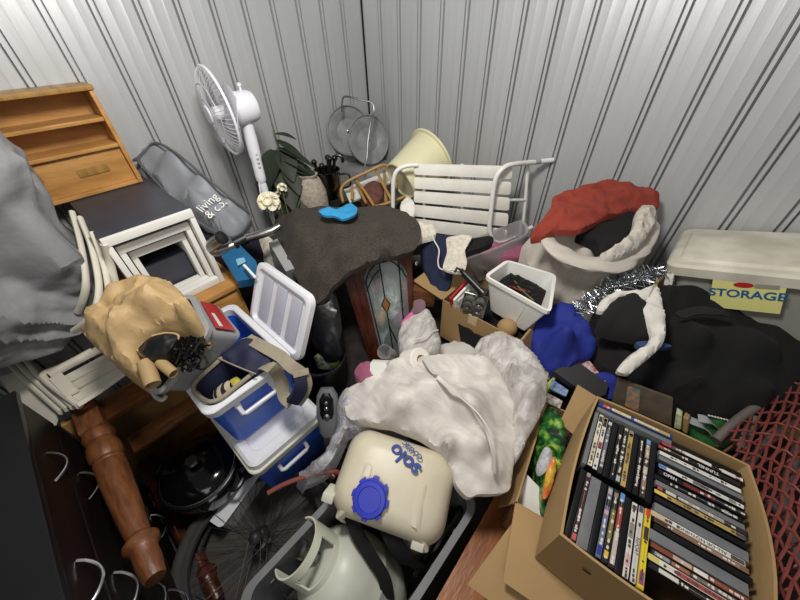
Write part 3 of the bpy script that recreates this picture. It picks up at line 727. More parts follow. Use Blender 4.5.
bm = B(); ribbon(bm, [W(263, 366, .785), W(272, 368, .80), W(281, 380, .72), W(284, 396, .66), W(292, 404, .655)], .045, .005, V((.4, .9, .1)), 6); part('strap', bm, BEIGE, t, 'beige webbing strap')
bm = B(); ribbon(bm, [W(300, 376, .772), W(301, 386, .742), W(297, 396, .70), W(292, 402, .675)], .045, .02, V((.5, .86, .1)), 5); part('shoulder_pad', bm, NAVY, t, 'navy shoulder pad')
bm = B(); box(bm, -.028, .028, -.012, .012, -.005, .006, axes(W(301, 373, .785), V((.5, .86, 0)), V((.6, -.3, -.5))), .003); part('buckle', bm, BEIGE, t)
# striped pouch
bm = heap([(214, 391, .70), (226, 382, .71), (238, 381, .71), (241, 387, .70), (230, 397, .69), (216, 402, .69)], drop=.05, dome=.02, wr=.01, wf=18, res=.01, sub=3)
STRP = mat('striped_cloth', 'b9ac92', .9, var=0)
nt = STRP.node_tree; wv = nt.nodes.new('ShaderNodeTexWave'); wv.inputs['Scale'].default_value = 14; wv.bands_direction = 'DIAGONAL'
rp = nt.nodes.new('ShaderNodeValToRGB'); rp.color_ramp.interpolation = 'CONSTANT'; rp.color_ramp.elements[0].color = (*lin('b9ac92'), 1); rp.color_ramp.elements[1].position = .62; rp.color_ramp.elements[1].color = (*lin('1d1c22'), 1)
tc = nt.nodes.new('ShaderNodeTexCoord'); nt.links.new(tc.outputs['Object'], wv.inputs['Vector']); nt.links.new(wv.outputs['Fac'], rp.inputs['Fac']); nt.links.new(rp.outputs['Color'], nt.nodes['Principled BSDF'].inputs['Base Color'])
single('striped_pouch', bm, STRP, 'beige and black striped pouch lying inside the navy cooler bag', 'pouch')
bm = heap([(230, 380, .72), (238, 377, .725), (241, 383, .72), (233, 386, .72)], drop=.02, dome=.008, wr=.006, res=.007, sub=2); single('yellow_sachet', bm, mat('lemon_plastic', 'c9bd4a', .5, var=.3, vs=40), 'small yellow sachet on the striped pouch', 'sachet')
# ---- grey storage bin with a red label, its far end up
top = [W(207, 330, .965), W(190, 296, .95), W(112, 322, .90), W(158, 394, .86)]
bot = [W(242, 335, .80), W(216, 303, .80), W(142, 345, .74), W(186, 394, .745)]
t = thing('grey_bin', 'grey plastic bin with a red label, tipped on the open cooler under the paper bag', 'bin', bot[3])
bm = B(); quad_bin(bm, top, bot, .006, .014, .022, .03); part('body', bm, GREYPL, t)
bm = B(); a, b, c, d = W(194, 301, .95), W(206, 304, .935), W(229, 333, .82), W(217, 331, .90)
e1 = (top[1] - top[0]); nrm = (top[1] - top[0]).cross(bot[0] - top[0]).normalized()
if nrm.dot(V((.3, 1, .3))) < 0: nrm = -nrm
def onside(u, v): return top[0].lerp(top[1], u).lerp(bot[0].lerp(bot[1], u), v) + nrm * .004
panel(bm, [onside(.06, .24), onside(.86, .24), onside(.86, .82), onside(.06, .82)], .002); lb = part('label', bm, LABELRED, t, 'red printed label')
bm = B(); panel(bm, [onside(.12, .36) + nrm * .003, onside(.5, .36) + nrm * .003, onside(.5, .46) + nrm * .003, onside(.12, .46) + nrm * .003], .001); part('white_print', bm, WLABEL, lb)
bm = B(); tube(bm, [W(150, 385, .85), W(155, 396, .83), W(162, 400, .82), W(166, 396, .82)], .007, 8, sub=4); part('clip', bm, GREYPL, t)
# ---- paper bag lying in the bin, mouth towards the cooler
bo = [(86, 334, .95), (98, 308, 1.0), (118, 287, 1.04), (145, 277, 1.05), (168, 283, 1.06), (184, 296, 1.05), (197, 314, 1.03), (196, 326, 1.01), (176, 322, 1.03), (152, 330, 1.01), (137, 346, .98), (139, 362, .95), (134, 376, .92), (112, 362, .92)]
bm = heap(bo, [(150, 300, 1.09), (120, 325, 1.05), (180, 308, 1.08)], drop=.12, dome=.03, dw=.07, wr=.016, wf=9, ang=.9, an=2.5, res=.009, seed=6, cr=.05, cf=13)
t0 = single('paper_bag', bm, KRAFT, 'crumpled brown paper bag lying in the grey bin, open end down', 'paper bag')
bm = B(); tube(bm, [W(137, 350, .975), W(150, 358, .97), W(166, 354, .975), W(176, 342, .985), W(178, 335, .995), W(166, 333, 1.0), W(152, 336, 1.0)], .0035, 6, sub=6); part('bag_edge', bm, KRAFT, t0)
bm = heap([(138, 349, .985), (150, 358, .98), (166, 354, .985), (175, 343, .995), (176, 335, 1.0), (164, 334, 1.01), (151, 337, 1.01)], drop=.03, dome=.004, wr=.012, wf=16, res=.008, seed=15); single('dark_bag_mouth', bm, BLACKPL, 'black patch for the shade inside the mouth of the brown paper bag', 'plastic bag')  # black sheet stands in for the shaded hollow of the bag
# cables spilling out of it: a tangle
t = tag(mesh_obj('cable_tangle', (lambda bm: bm)(B()) if False else (lambda: (lambda bm: [tube(bm, [W(random.gauss(189, 9), random.gauss(345, 11), .965 - .03 * random.random()) for _ in range(5)], .0035, 5, sub=6) for _ in range(46)] and bm)(B()))(), BLACKGL, TR(W(180, 350, .93))), 'tangle of glossy black cables spilling from the paper bag', 'cables', None, 'stuff')
bm = heap([(140, 352, .90), (160, 335, .92), (186, 322, .93), (202, 330, .925), (196, 345, .91), (184, 364, .88), (166, 382, .845), (150, 378, .85)], drop=.05, dome=.005, wr=.012, wf=20, res=.014, seed=8); single('dark_cloth_lining', bm, BLACKCL, 'black cloth inside the grey bin under the cables', 'cloth')
for a, b, r, lb in (((145, 362, .96), (153, 385, .93), .022, 'longer brown paper roll at the mouth of the paper bag'), ((160, 362, .955), (174, 374, .94), .016, 'shorter brown paper roll among the black cables')):
    bm = B(); p, q = W(*a), W(*b); M = axes(p, (q - p).orthogonal(), (q - p).cross((q - p).orthogonal())); L_ = (q - p).length
    lathe(bm, [(r * .55, .0), (r, .0), (r * 1.03, L_ * .5), (r, L_), (r * .8, L_), (r * .75, L_ - .01), (r * .4, L_ - .012)], M, 20); single('paper_roll', bm, KRAFTROLL, lb, 'paper roll', 'brown paper rolls')
# ---- grey carry bag with lettering
bg = [(138, 160, 1.24), (147, 150, 1.27), (156, 143, 1.30), (176, 153, 1.27), (205, 177, 1.18), (232, 199, 1.09), (250, 214, 1.0), (246, 226, .97), (232, 237, .95), (205, 226, 1.0), (176, 203, 1.09), (152, 177, 1.18)]
bm = heap(bg, [(190, 190, 1.17), (220, 210, 1.07)], drop=.05, dome=.025, dw=.06, wr=.003, wf=9, ang=.7, an=3, res=.012, seed=11, cr=.012, cf=10)
t = single('carry_bag', bm, LGREYCL, 'long silver grey carry bag with white lettering, behind the nest of tables', 'bag')
bm = B(); tube(bm, [W(x, y, z + .012) for x, y, z in bg], .006, 6, True, sub=4); part('piping', bm, DGREYCL, t)
bm = B(); tube(bm, [W(138, 158, 1.25), W(132, 161, 1.24), W(129, 164, 1.23), W(134, 167, 1.22), W(142, 164, 1.22)], .007, 6, sub=5); part('carry_loop', bm, DGREYCL, t)
ht = hitter(t); lx = ht(221, 197) - ht(203, 213); ly = ht(205, 198) - ht(217, 213); Mb = axes(ht(212, 206, .012), lx, ly)
lettering('living\n& co.', .054, INKW, t, Mb, 'lettering', .003, 1.0)
# ---- pedestal fan
FC = Wx(219, 113, .30); ax = V((-.10, -1, -.04)).normalized()
LETB = None
t = thing('pedestal_fan', 'white pedestal fan with a caged round head against the left wall', 'fan', (FC.x + .02, FC.y + .13, .62))
M = axes(FC, V((1, -.10, 0)), V((0, -.04, 1)))
if M.col[2].xyz.dot(ax) < 0: M = axes(FC, -V((1, -.10, 0)), V((0, -.04, 1)))
GW = mat('fan_wire', 'c9cacf', .4, var=0)
R = .178
def cage(sign, depth, name):
    bm = B()
    for i in range(56):
        a = 2 * PI * i / 56; ca, sa = math.cos(a), math.sin(a)
        tube(bm, [M @ V((r * ca, r * sa, sign * d)) for r, d in ((.045, depth), (R * .62, depth * .86), (R * .9, depth * .45), (R, .004))], .0011, 4)
    for r, d in ((R * .35, depth * .97), (R * .68, depth * .8)): tube(bm, [M @ V((r * math.cos(a * .1309), r * math.sin(a * .1309), sign * d)) for a in range(48)], .0016, 5, True)
    return part(name, bm, GW, t)
cage(1, .045, 'front_guard'); cage(-1, .04, 'rear_guard')
bm = B(); tube(bm, [M @ V((R * math.cos(a * .1309), R * math.sin(a * .1309), 0)) for a in range(48)], .006, 8, True); part('guard_ring', bm, FANW, t)
bm = B(); lathe(bm, [(.04, .042), (.04, .048), (.035, .052), (.01, .053)], M, 28); part('badge', bm, FANW, t)
hb = None
bm = B(); lathe(bm, [(.028, -.03), (.03, .02), (.02, .03), (.005, .034)], M, 20); hb = part('blade_hub', bm, FANW, t)
for k in range(3):
    bm = B(); Mk = M @ RZ(k * 2 * PI / 3); rows = []
    for i in range(9):
        u = i / 8; r = .03 + .15 * u; wd = .035 + .06 * math.sin(PI * min(u * .75 + .15, 1)); rows.append([Mk @ V((r, -wd + 2 * wd * j / 6 + .02, -.02 + (.018 - .036 * j / 6))) for j in range(7)])
    rows2 = [[p + M.col[2].xyz * -.003 for p in r] for r in rows]
    loft(bm, [a + b[::-1] for a, b in zip(rows, rows2)]); part('blade', bm, mat('fan_blade%d' % k, 'd6d7de', .3, var=0, alpha=.75), t)
bm = B(); lathe(bm, [(.03, -.05), (.062, -.055), (.07, -.07), (.068, -.15), (.06, -.168), (.04, -.176), (.01, -.178)], M, 30); mo = part('motor_housing', bm, FANW, t)
bm = B(); lathe(bm, [(.006, 0), (.006, .018), (.010, .02), (.010, .03), (.004, .033)], TR(M @ V((0, .066, -.13))), 12); part('pull_knob', bm, FANW, mo)
mb = M @ V((0, -.055, -.11)); p2_ = Wx(262, 183, FC.x + .03); pdir = (p2_ - mb)
bm = B(); tube(bm, [mb, mb + pdir * .25, mb + pdir * .6, p2_], [.028, .030, .026, .017], 14, sub=5); nk = part('neck', bm, FANW, t)
for k in range(4):
    bm = B(); lathe(bm, [(.006, 0), (.006, .006), (.003, .008)], axes(mb + pdir * (.52 + .07 * k) + V((.022, -.004, .006)), V((0, 1, 0)), V((0, 0, 1))), 10); part('button', bm, GREYPL, nk)
bm = B(); lathe(bm, [(.02, 0), (.022, -.01), (.022, -.045), (.018, -.05)], TR(p2_), 18); lathe(bm, [(.011, -.05), (.011, p2_.z * 0 - .5)], TR(p2_), 14); part('pole', bm, FANW, t)
bm = B(); lathe(bm, [(.16, 0), (.16, .012), (.12, .03), (.03, .04), (.02, .06)], TR(p2_.x, p2_.y, p2_.z - .56), 30); part('base', bm, FANW, t)
bm = B(); tube(bm, [p2_ + V((.01, -.02, .01)), p2_ + V((.03, -.04, -.05)), p2_ + V((.02, -.03, -.15))], .003, 6, sub=5); part('cord', bm, FANW, t)
# ---- plant with white flowers
pc = W(285, 200, .92)
t = thing('potted_plant', 'dark green artificial plant in a planter beside the fan', 'plant', (pc.x, pc.y, .62))
bm = B(); lathe(bm, [(.06, 0), (.075, .01), (.09, .17), (.095, .18), (.085, .18), (.075, .15)], TR(pc.x, pc.y, .63), 24); part('planter', bm, BLACKPL, t)
def leafmesh(bm, base, d, L_, w, droop=.4):
    d = V(d).normalized(); s = d.cross(V((0, 0, 1)));
    if s.length < .05: s = V((1, 0, 0))
    s.normalize(); rows = []
    for i in range(9):
        u = i / 8; wd = w * math.sin(PI * min(1, u * .92 + .06)) ** .8 * (1 - .3 * u); c = base + d * L_ * u + V((0, 0, -droop * L_ * u * u))
        rows.append([c - s * wd + V((0, 0, .25 * wd)), c - s * wd * .5 + V((0, 0, .06 * wd)), c, c + s * wd * .5 + V((0, 0, .06 * wd)), c + s * wd + V((0, 0, .25 * wd))])
    r2 = [[p - V((0, 0, .0012)) for p in r] for r in rows]
    loft(bm, [a + b[::-1] for a, b in zip(rows, r2)])
LV = [((274, 150), (268, 175), .045), ((276, 140), (300, 152), .02), ((277, 148), (306, 156), .022), ((280, 158), (308, 166), .03), ((270, 165), (262, 190), .045), ((284, 168), (290, 195), .05), ((296, 170), (310, 172), .04), ((280, 180), (272, 200), .04), ((292, 185), (300, 205), .05), ((286, 195), (282, 212), .04), ((276, 160), (282, 178), .04), ((290, 160), (296, 182), .045), ((275, 134), (291, 134), .018), ((268, 185), (264, 200), .03), ((300, 200), (284, 218), .045), ((283, 150), (290, 170), .04)]
for (a, b, w) in LV:
    zt = 1.28 - (a[1] - 130) * .0052; A = W(*a, zt); Bp = W(*b, zt - (b[1] - a[1]) * .004 - .0); bm = B(); leafmesh(bm, A, Bp - A, max((Bp - A).length * 1.25, .05), w * 1.7, .25); part('leaf', bm, LEAF, t)
bm = B()
tube(bm, [V((pc.x, pc.y, .8)), W(284, 165, 1.08), W(277, 140, 1.2), W(272, 124, 1.28)], .004, 6, sub=5); tube(bm, [V((pc.x, pc.y, .8)), W(292, 170, 1.05), W(300, 160, 1.1)], .004, 6, sub=5)
part('stalk', bm, STEM, t)
def flower(px, py, z, r, n, label):
    c = W(px, py, z); t = thing('ivory_flower', label, 'flower', c, 'artificial flowers')
    rnd = random.Random(px)
    for i in range(n):
        a = i * 2.4; e = math.acos(1 - 1.3 * (i + .5) / n); d = V((math.sin(e) * math.cos(a), math.sin(e) * math.sin(a), math.cos(e))); p = c + d * r * .75
        s = d.orthogonal().normalized(); u = d.cross(s); bm = B(); rows = []
        for j in range(4):
            q = j / 3; rows.append([p + (s * math.cos(k * PI / 5) + u * math.sin(k * PI / 5)) * r * .45 * q + d * (r * .22 * q * q) for k in range(10)])
        rows[0] = [p + (s * math.cos(k * PI / 5) + u * math.sin(k * PI / 5)) * .0006 for k in range(10)]
        loft(bm, rows + [[x - d * .003 for x in r_] for r_ in rows[::-1]]); part('petal', bm, PETAL, t)
    bm = B(); tube(bm, [c - V((0, 0, .005)), c - V((-.01, .01, .10)), c - V((-.02, .01, .20))], .003, 6, sub=4); part('stem', bm, STEM, t)
flower(269, 203, 1.02, .055, 18, 'large ivory artificial bloom below the neck of the white fan')
flower(282, 188, 1.03, .026, 9, 'small ivory artificial bloom among the dark leaves')
flower(278, 194, .99, .018, 6, 'smallest ivory bud hanging next to the large bloom')
# plaster vase
M = TR(W(314, 205, .86)) @ Matrix.Diagonal((1.15, 1.15, 1.1, 1)); bm = B(); lathe(bm, [(.05, -.12), (.07, -.1), (.082, 0), (.078, .08), (.06, .14), (.045, .16), (.05, .175), (.04, .175), (.035, .15)], M, 26)
for v in bm.verts: v.co += (v.co - M.translation).normalized() * .008 * noise.noise(v.co * 30)
single('plaster_vase', bm, STONE, 'beige pebbled plaster vase between the plant and the steel utensil pot', 'vase')
# utensil pot
c = W(331, 196, .86); t = thing('utensil_pot', 'shiny dark steel pot full of black utensils in front of the corner', 'pot', c)
bm = B(); lathe(bm, [(.070, 0), (.076, .004), (.080, .165), (.085, .17), (.078, .17), (.07, .02)], TR(c), 30); part('body', bm, mat('dark_steel', '6c6a66', .22, 1., var=0), t)
bm = B(); tube(bm, [c + V((.06, .05, .14)), c + V((.105, .085, .14)), c + V((.105, .085, .07)), c + V((.06, .05, .05))], .006, 8, sub=4); part('handle', bm, BLACKPL, t)
for i, (dx, dy, h, lab) in enumerate(((-.03, -.025, .215, 'black utensil handle leaning out of the steel pot, leftmost'), (.0, .02, .225, 'black utensil standing upright in the steel pot'), (.035, .015, .245, 'black ladle with a hooked end in the steel pot'), (.02, -.03, .215, 'short black utensil at the front of the steel pot'), (-.025, .03, .22, 'black utensil at the back of the steel pot'))):
    bm = B(); b0 = c + V((dx * .6, dy * .6, .02)); e = c + V((dx * 1.8, dy * 1.8, h)); pts = [b0, b0.lerp(e, .6), e]
    if i == 2: pts += [e + V((.02, .02, .015)), e + V((.035, .03, .0)), e + V((.035, .03, -.025))]
    tube(bm, pts, .010, 8, sub=5); bmesh.ops.create_icosphere(bm, subdivisions=2, radius=.018, matrix=TR(e)); single('utensil', bm, BLACKPL, lab, 'utensil', 'black kitchen utensils')
bm = B(); box(bm, .03, .42, -.34, -.03, .005, .885, bev=.006); single('corner_box', bm, GREYPL, 'grey box in the corner underneath the round galvanised trays', 'box')
# round galvanised trays and rod
def disc(px, py, z, r, n, label):
    c = W(px, py, z); M = axes(c, V(n).cross(V((0, 0, 1))), V((0, 0, 1)) - V(n) * V(n).z); t = thing('round_tray', label, 'tray', c, 'round galvanised trays', M)
    if M.col[2].xyz.dot(CAMP - c) < 0: M = axes(c, -M.col[0].xyz, M.col[1].xyz); t.matrix_world = M; WM[t.name] = M
    bm = B(); lathe(bm, [(.002, -.02), (r * .5, -.02), (r * .55, -.014), (r * .92, -.006), (r * .97, .008), (r, .008), (r, .003), (r * .95, -.012), (r * .55, -.022), (r * .48, -.026), (.002, -.026)], M, 44); part('dish', bm, GALV, t)
    bm = B(); lathe(bm, [(.012, -.02), (.012, -.008), (.004, -.004)], M, 14); part('centre_boss', bm, STEEL, t)
    return c
dc_ = Wx(349, 131, .07); disc(349, 131, dc_.z, .16, V((.9, -.35, .2)).normalized(), 'round galvanised tray further back in the corner')
disc(369, 140, 1.06, .165, V((.9, -.2, .22)).normalized(), 'round galvanised tray in front with a bent rod across it')
bm = B(); tube(bm, [Wx(342, 112, .12), Wx(343, 98, .13), Wx(350, 97, .15), Wx(362, 100, .20), Wx(372, 103, .25), Wx(374, 112, .27), Wx(371, 122, .28), Wx(368, 142, .30), Wx(367, 158, .32), Wx(363, 172, .34)], .006, 8, sub=5)
single('bent_rod', bm, STEEL, 'bent steel wire rod hooked in front of the round trays', 'rod')
# cream lampshade bucket
a, b = W(404, 178, 1.03), W(427, 147, 1.10); dirn = (W(436, 138, 1.06) - W(399, 182, 1.0)).normalized()
a = W(400, 182, 1.0); dirn = V((.16, .86, .34)).normalized(); M = axes(a, dirn.orthogonal(), dirn.cross(dirn.orthogonal()))
bm = B(); lathe(bm, [(.004, .012), (.102, .010), (.112, .0), (.119, .004), (.155, .25), (.172, .252), (.174, .262), (.162, .266), (.147, .25), (.11, .02), (.004, .02)], M, 44)
single('cream_bucket', bm, CREAM, 'cream round bucket lying on its side against the wall, behind the white slatted chair', 'bucket')
# bamboo frame
t = thing('bamboo_frame', 'small bent bamboo stand lying behind the grey blanket', 'stand', W(370, 205, .78))
for pts in ([(343, 202, .88), (341, 190, .92), (347, 182, .96), (365, 173, 1.0), (384, 165, 1.04), (392, 172, 1.02), (397, 190, .97)], [(354, 178, .96), (365, 192, .92), (374, 206, .88)], [(376, 170, 1.0), (386, 190, .95), (392, 200, .92)], [(374, 207, .88), (388, 203, .9), (404, 197, .94)], [(352, 186, .93), (352, 200, .88)], [(384, 168, .98), (386, 202, .90)], [(357, 184, .92), (366, 203, .87)]):
    bm = B(); tube(bm, [W(*p) for p in pts], .009, 10, sub=6); part('cane', bm, CANE, t)
bm = B(); panel(bm, [W(344, 190, .86), W(390, 172, .9), W(398, 180, .88), W(350, 204, .83)], .012); single('white_board', bm, WHITE, 'narrow white board behind the bamboo stand', 'board')
bm = heap([(360, 190, .87), (374, 182, .9), (384, 186, .89), (380, 200, .86), (368, 204, .85)], drop=.24, dome=.02, wr=.01, wf=20, res=.012); single('rust_bundle', bm, mat('rust_cloth', '7a4c44', .9, var=.35, vs=30), 'small rust coloured bundle inside the bamboo stand', 'bundle')
# ================================================================== CENTRE
bpy.data.materials.remove(GLASS) if False else None
GLASSP = mat('cabinet_glass', 'c8d4d2', .04, var=0, alpha=.14)
# ---- cabinet with a leaded glass door
TLc, TRc = W(337, 256, .93), W(409, 246, .93); BLc, BRc = W(375, 376, .20), W(414, 372, .20)
cn = (TRc - TLc).cross(BLc - TLc).normalized()
if cn.dot(CAMP - TLc) < 0: cn = -cn
def Dp(s, t_, off=0.): return TLc.lerp(TRc, s).lerp(BLc.lerp(BRc, s), t_) + cn * off
t = thing('glass_cabinet', 'mahogany display cabinet with a leaded arched glass door, under the grey blanket', 'cabinet', (Dp(.5, 1, -.15).x, Dp(.5, 1, -.15).y, .2))
def frame_bar(bm, pts, th=.025):
    panel(bm, pts, th, 1 if (pts[1] - pts[0]).cross(pts[2] - pts[0]).dot(cn) > 0 else -1)
bm = B()
q = lambda s, t_: Dp(s, t_, -.005)
frame_bar(bm, [q(0, 0), q(.06, 0), q(.06, 1), q(0, 1)], .30); frame_bar(bm, [q(.95, 0), q(1, 0), q(1, 1), q(.95, 1)], .30); frame_bar(bm, [q(.06, 0), q(.95, 0), q(.95, .03), q(.06, .03)], .30); frame_bar(bm, [q(.06, .97), q(.95, .97), q(.95, 1), q(.06, 1)], .30)
frame_bar(bm, [Dp(.06, .03, -.28), Dp(.95, .03, -.28), Dp(.95, .97, -.28), Dp(.06, .97, -.28)], .01); part('carcass', bm, MAHOG, t)
bm = B(); N = 14; arch = [(.27 + .68 * i / N, .17 - .135 * math.sin(PI * i / N) ** .75) for i in range(N + 1)]
frame_bar(bm, [Dp(.0, 0, .02), Dp(.27, 0, .02), Dp(.27, 1, .02), Dp(.0, 1, .02)], .024); frame_bar(bm, [Dp(.94, 0, .02), Dp(1.02, 0, .02), Dp(1.02, 1, .02), Dp(.94, 1, .02)], .024)
for (a, b) in zip(arch, arch[1:]): frame_bar(bm, [Dp(a[0], 0, .0195), Dp(b[0], 0, .0195), Dp(b[0], b[1], .0195), Dp(a[0], a[1], .0195)], .023)
frame_bar(bm, [Dp(.27, .9, .0195), Dp(.94, .9, .0195), Dp(.94, 1, .0195), Dp(.27, 1, .0195)], .023); tube(bm, [Dp(.03, 0, .022), Dp(.03, 1, .022)], .006, 8); tube(bm, [Dp(.15, 0, .022), Dp(.15, 1, .022)], .004, 8)
dr = part('door', bm, MAHOG, t)
bm = B(); panel(bm, [Dp(.26, .03, .006), Dp(.95, .03, .006), Dp(.95, .92, .006), Dp(.26, .92, .006)], .003); part('pane', bm, GLASSP, dr)
bm = B()
for s in (.55, .83): tube(bm, [Dp(s, .05, .009), Dp(s, .28 if s < .6 else .5, .009), Dp(s, .9, .009)] if s > .6 else [Dp(s, .04, .009), Dp(s, .32, .009)], .0035, 6)
tube(bm, [Dp(.55, .44, .009), Dp(.55, .55, .009), Dp(.66, .70, .009)], .0035, 6); tube(bm, [Dp(.55, .44, .009), Dp(.55, .9, .009)], .0035, 6)
tube(bm, [Dp(.55, .32, .009), Dp(.48, .38, .009), Dp(.55, .44, .009), Dp(.62, .38, .009)], .004, 6, True)
tube(bm, [Dp(a[0] * .93 + .045, a[1] + .03, .009) for a in arch], .0035, 6); tube(bm, [Dp(.30, .2, .009), Dp(.33, .9, .009)], .0035, 6); tube(bm, [Dp(.28, .26, .009), Dp(.42, .17, .009), Dp(.55, .12, .009)], .003, 6)
part('lead_lines', bm, LEADM, dr)
bm = B(); panel(bm, [Dp(.55, .33, .010), Dp(.49, .38, .010), Dp(.55, .43, .010), Dp(.61, .38, .010)], .003); part('diamond', bm, AMBER, dr, 'amber diamond')
# things seen through the pane
def inpane(pts, d): return [Dp(s, u, d) for s, u in pts]
def drape(name, pts, d, m, label, cat, wr=.012, seed=1):
    bm = B(); P = catmull(inpane(pts, d), 4, True); c = sum(P, V()) / len(P); rings = []
    for k in range(9):
        r = 1 - k / 8.5; rings.append([c + (p - c) * r + cn * (.03 * (1 - r * r) + wr * wrinkle(p.x * r + p.y, p.z * r, 14, .4, 2, seed) * (1 if k else .2)) for p in P])
    back = [p - cn * .02 for p in P]; loft(bm, [back] + rings); return single(name, bm, m, label, cat)
drape('mint_cloth', [(.60, .12), (.80, .06), (.93, .2), (.95, .5), (.80, .58), (.66, .6), (.50, .52), (.45, .4), (.55, .25)], -.10, CELADON, 'pale mint cloth bunched behind the leaded glass', 'cloth', .02, 3)
drape('pale_rag', [(.32, .32), (.42, .28), (.50, .42), (.52, .6), (.40, .66), (.31, .55)], -.14, CELADON, 'pale rag beside the mint cloth inside the glass cabinet', 'cloth', .02, 5)
drape('terracotta_scrap', [(.44, .25), (.52, .24), (.52, .33), (.46, .34)], -.07, LABELRED, 'small terracotta red scrap behind the leaded glass', 'scrap', .006, 6)
drape('brown_scrap', [(.34, .56), (.50, .50), (.58, .56), (.42, .64)], -.08, CARD, 'brown card scrap behind the glass, above the blue pot', 'card', .004, 6)
drape('mauve_cloth', [(.66, .60), (.92, .48), (.95, .60), (.80, .68)], -.09, mat('mauve_cloth', '8d6a86', .9, var=.3), 'mauve cloth low behind the leaded glass', 'cloth', .012, 9)
M = axes(Dp(.50, .90, -.12), TRc - TLc, (Dp(.5, .3) - Dp(.5, .9))); M = M @ RX(-PI / 2)
bm = B(); lathe(bm, [(.03, 0), (.05, .02), (.062, .07), (.055, .12), (.03, .155), (.02, .175), (.028, .19), (.02, .19), (.012, .17)], M, 26); single('blue_jar', bm, BLUEPOT, 'blue and grey banded jar inside the glass cabinet', 'jar')
drape('black_cloth', [(.45, .72), (.70, .64), (.95, .66), (.95, .88), (.40, .88)], -.05, BLACKCL, 'black cloth at the foot of the glass cabinet inside the door', 'cloth', .02, 12)
# ---- charcoal blanket over the cabinet
bl = [(271, 228, .86), (281, 216, .92), (300, 209, .97), (325, 206, .99), (352, 207, 1.0), (382, 206, 1.0), (406, 212, .99), (418, 222, .98), (421, 236, .96), (414, 250, .94), (396, 256, .945), (374, 261, .94), (352, 271, .92), (336, 284, .86), (324, 299, .80), (315, 304, .78), (304, 291, .80), (293, 274, .83), (282, 256, .85), (272, 242, .85)]
bm = heap(bl, [(340, 228, 1.03), (375, 226, 1.04), (345, 250, .99), (385, 248, .985), (310, 240, .96), (322, 268, .91), (300, 225, .98)], drop=.03, dome=.008, dw=.05, wr=.016, wf=4.5, ang=1.9, an=3.5, res=.012, seed=17)
t = single('charcoal_blanket', bm, DKFELT, 'thick charcoal felt blanket draped over the mahogany cabinet', 'blanket')
bm = B(); tube(bm, [W(x, y, z - .01) for x, y, z in bl[9:16]], .004, 6, sub=5); part('hem', bm, DGREYCL, t); 
bm = heap([(319, 211, 1.03), (330, 208, 1.035), (338, 209, 1.035), (350, 204, 1.04), (357, 208, 1.04), (355, 216, 1.03), (343, 219, 1.03), (334, 216, 1.03), (322, 215, 1.03)], drop=.012, dome=.006, wr=.012, wf=16, ang=.4, an=3, res=.006, seed=4, cr=.03, cf=24)
single('blue_rag', bm, SKYCL, 'bright sky blue rag lying on the charcoal blanket', 'rag')
# ---- black bucket, vinyl and handset
c = W(322, 356, .50); t = thing('black_bucket', 'black rubbish bucket between cooler lid and glass cabinet', 'bucket', (c.x, c.y, .12))
bm = B(); lathe(bm, [(.08, -.38), (.085, -.37), (.108, -.02), (.116, -.015), (.116, .0), (.106, .0), (.10, -.03), (.085, -.2), (.01, -.2)], TR(c), 36); part('body', bm, BLACKPL, t)
bm = heap([(305, 292, .74), (318, 303, .76), (332, 288, .80), (340, 312, .72), (341, 335, .64), (333, 347, .60), (318, 345, .60), (306, 330, .62), (302, 310, .68)], drop=.12, dome=.03, wr=.02, wf=9, seed=21); single('black_vinyl_jacket', bm, mat('black_vinyl', '18181a', .35, var=.2, bump=.2, bs=30), 'black vinyl jacket slumped between the cooler lid and the cabinet', 'jacket')
bm = heap([(314, 358, .50), (322, 350, .52), (334, 347, .52), (338, 353, .51), (328, 360, .49)], drop=.08, dome=.02, wr=.02, wf=22, res=.009, seed=2); single('blue_wrapper', bm, mat('blue_wrapper', '2c4fb0', .4, var=.5, vs=40, col2='c8cf4a'), 'shiny blue and lime wrapper inside the black bucket', 'wrapper')
bm = heap([(262, 238, .86), (268, 236, .88), (274, 242, .88), (275, 253, .84), (268, 262, .80), (259, 258, .80), (258, 248, .83)], drop=.05, dome=.03, wr=.012, wf=14, res=.01, seed=5); single('white_bundle', bm, LACE, 'small crumpled cream cloth left of the charcoal blanket', 'cloth')
bm = B(); p, q_ = W(272, 262, .78), W(288, 290, .72); panel(bm, [p, W(280, 258, .78), W(296, 287, .72), q_], .14); single('grey_bar', bm, GREYPL, 'grey plastic bar between the cooler lid and the blanket', 'bar')
# handset
a, b = W(325, 388, .53), W(331, 436, .36); M = axes((a + b) / 2, V((.72, .69, 0)), a - b); 
t = thing('shower_handset', 'black and grey handset with silver buttons, standing beside the lower cooler', 'handset', (0, 0, 0), M=M)
bm = B(); L_ = (a - b).length; rl = [(-L_ / 2, .026, .014, .012), (-L_ / 2 + .02, .040, .020, .018), (0, .050, .026, .022), (L_ / 2 - .03, .044, .022, .02), (L_ / 2, .028, .014, .012)]
rloft(bm, rl, M @ RX(-PI / 2), 5); part('body', bm, DGREYPL, t)
bm = B(); rloft(bm, [(-.02, .025, .01, .01), (.0, .034, .012, .012), (L_ * .30, .032, .012, .012), (L_ * .42, .015, .008, .008)], M @ TR(0, .0, .017) @ RX(-PI / 2), 5); part('face', bm, BLACKGL, t)
for yy, r in ((.05, .008), (.025, .009), (-.01, .013)):
    bm = B(); lathe(bm, [(r, 0), (r, .004), (r * .6, .007)], M @ TR(0, yy, .027), 16); part('button', bm, STEEL, t)
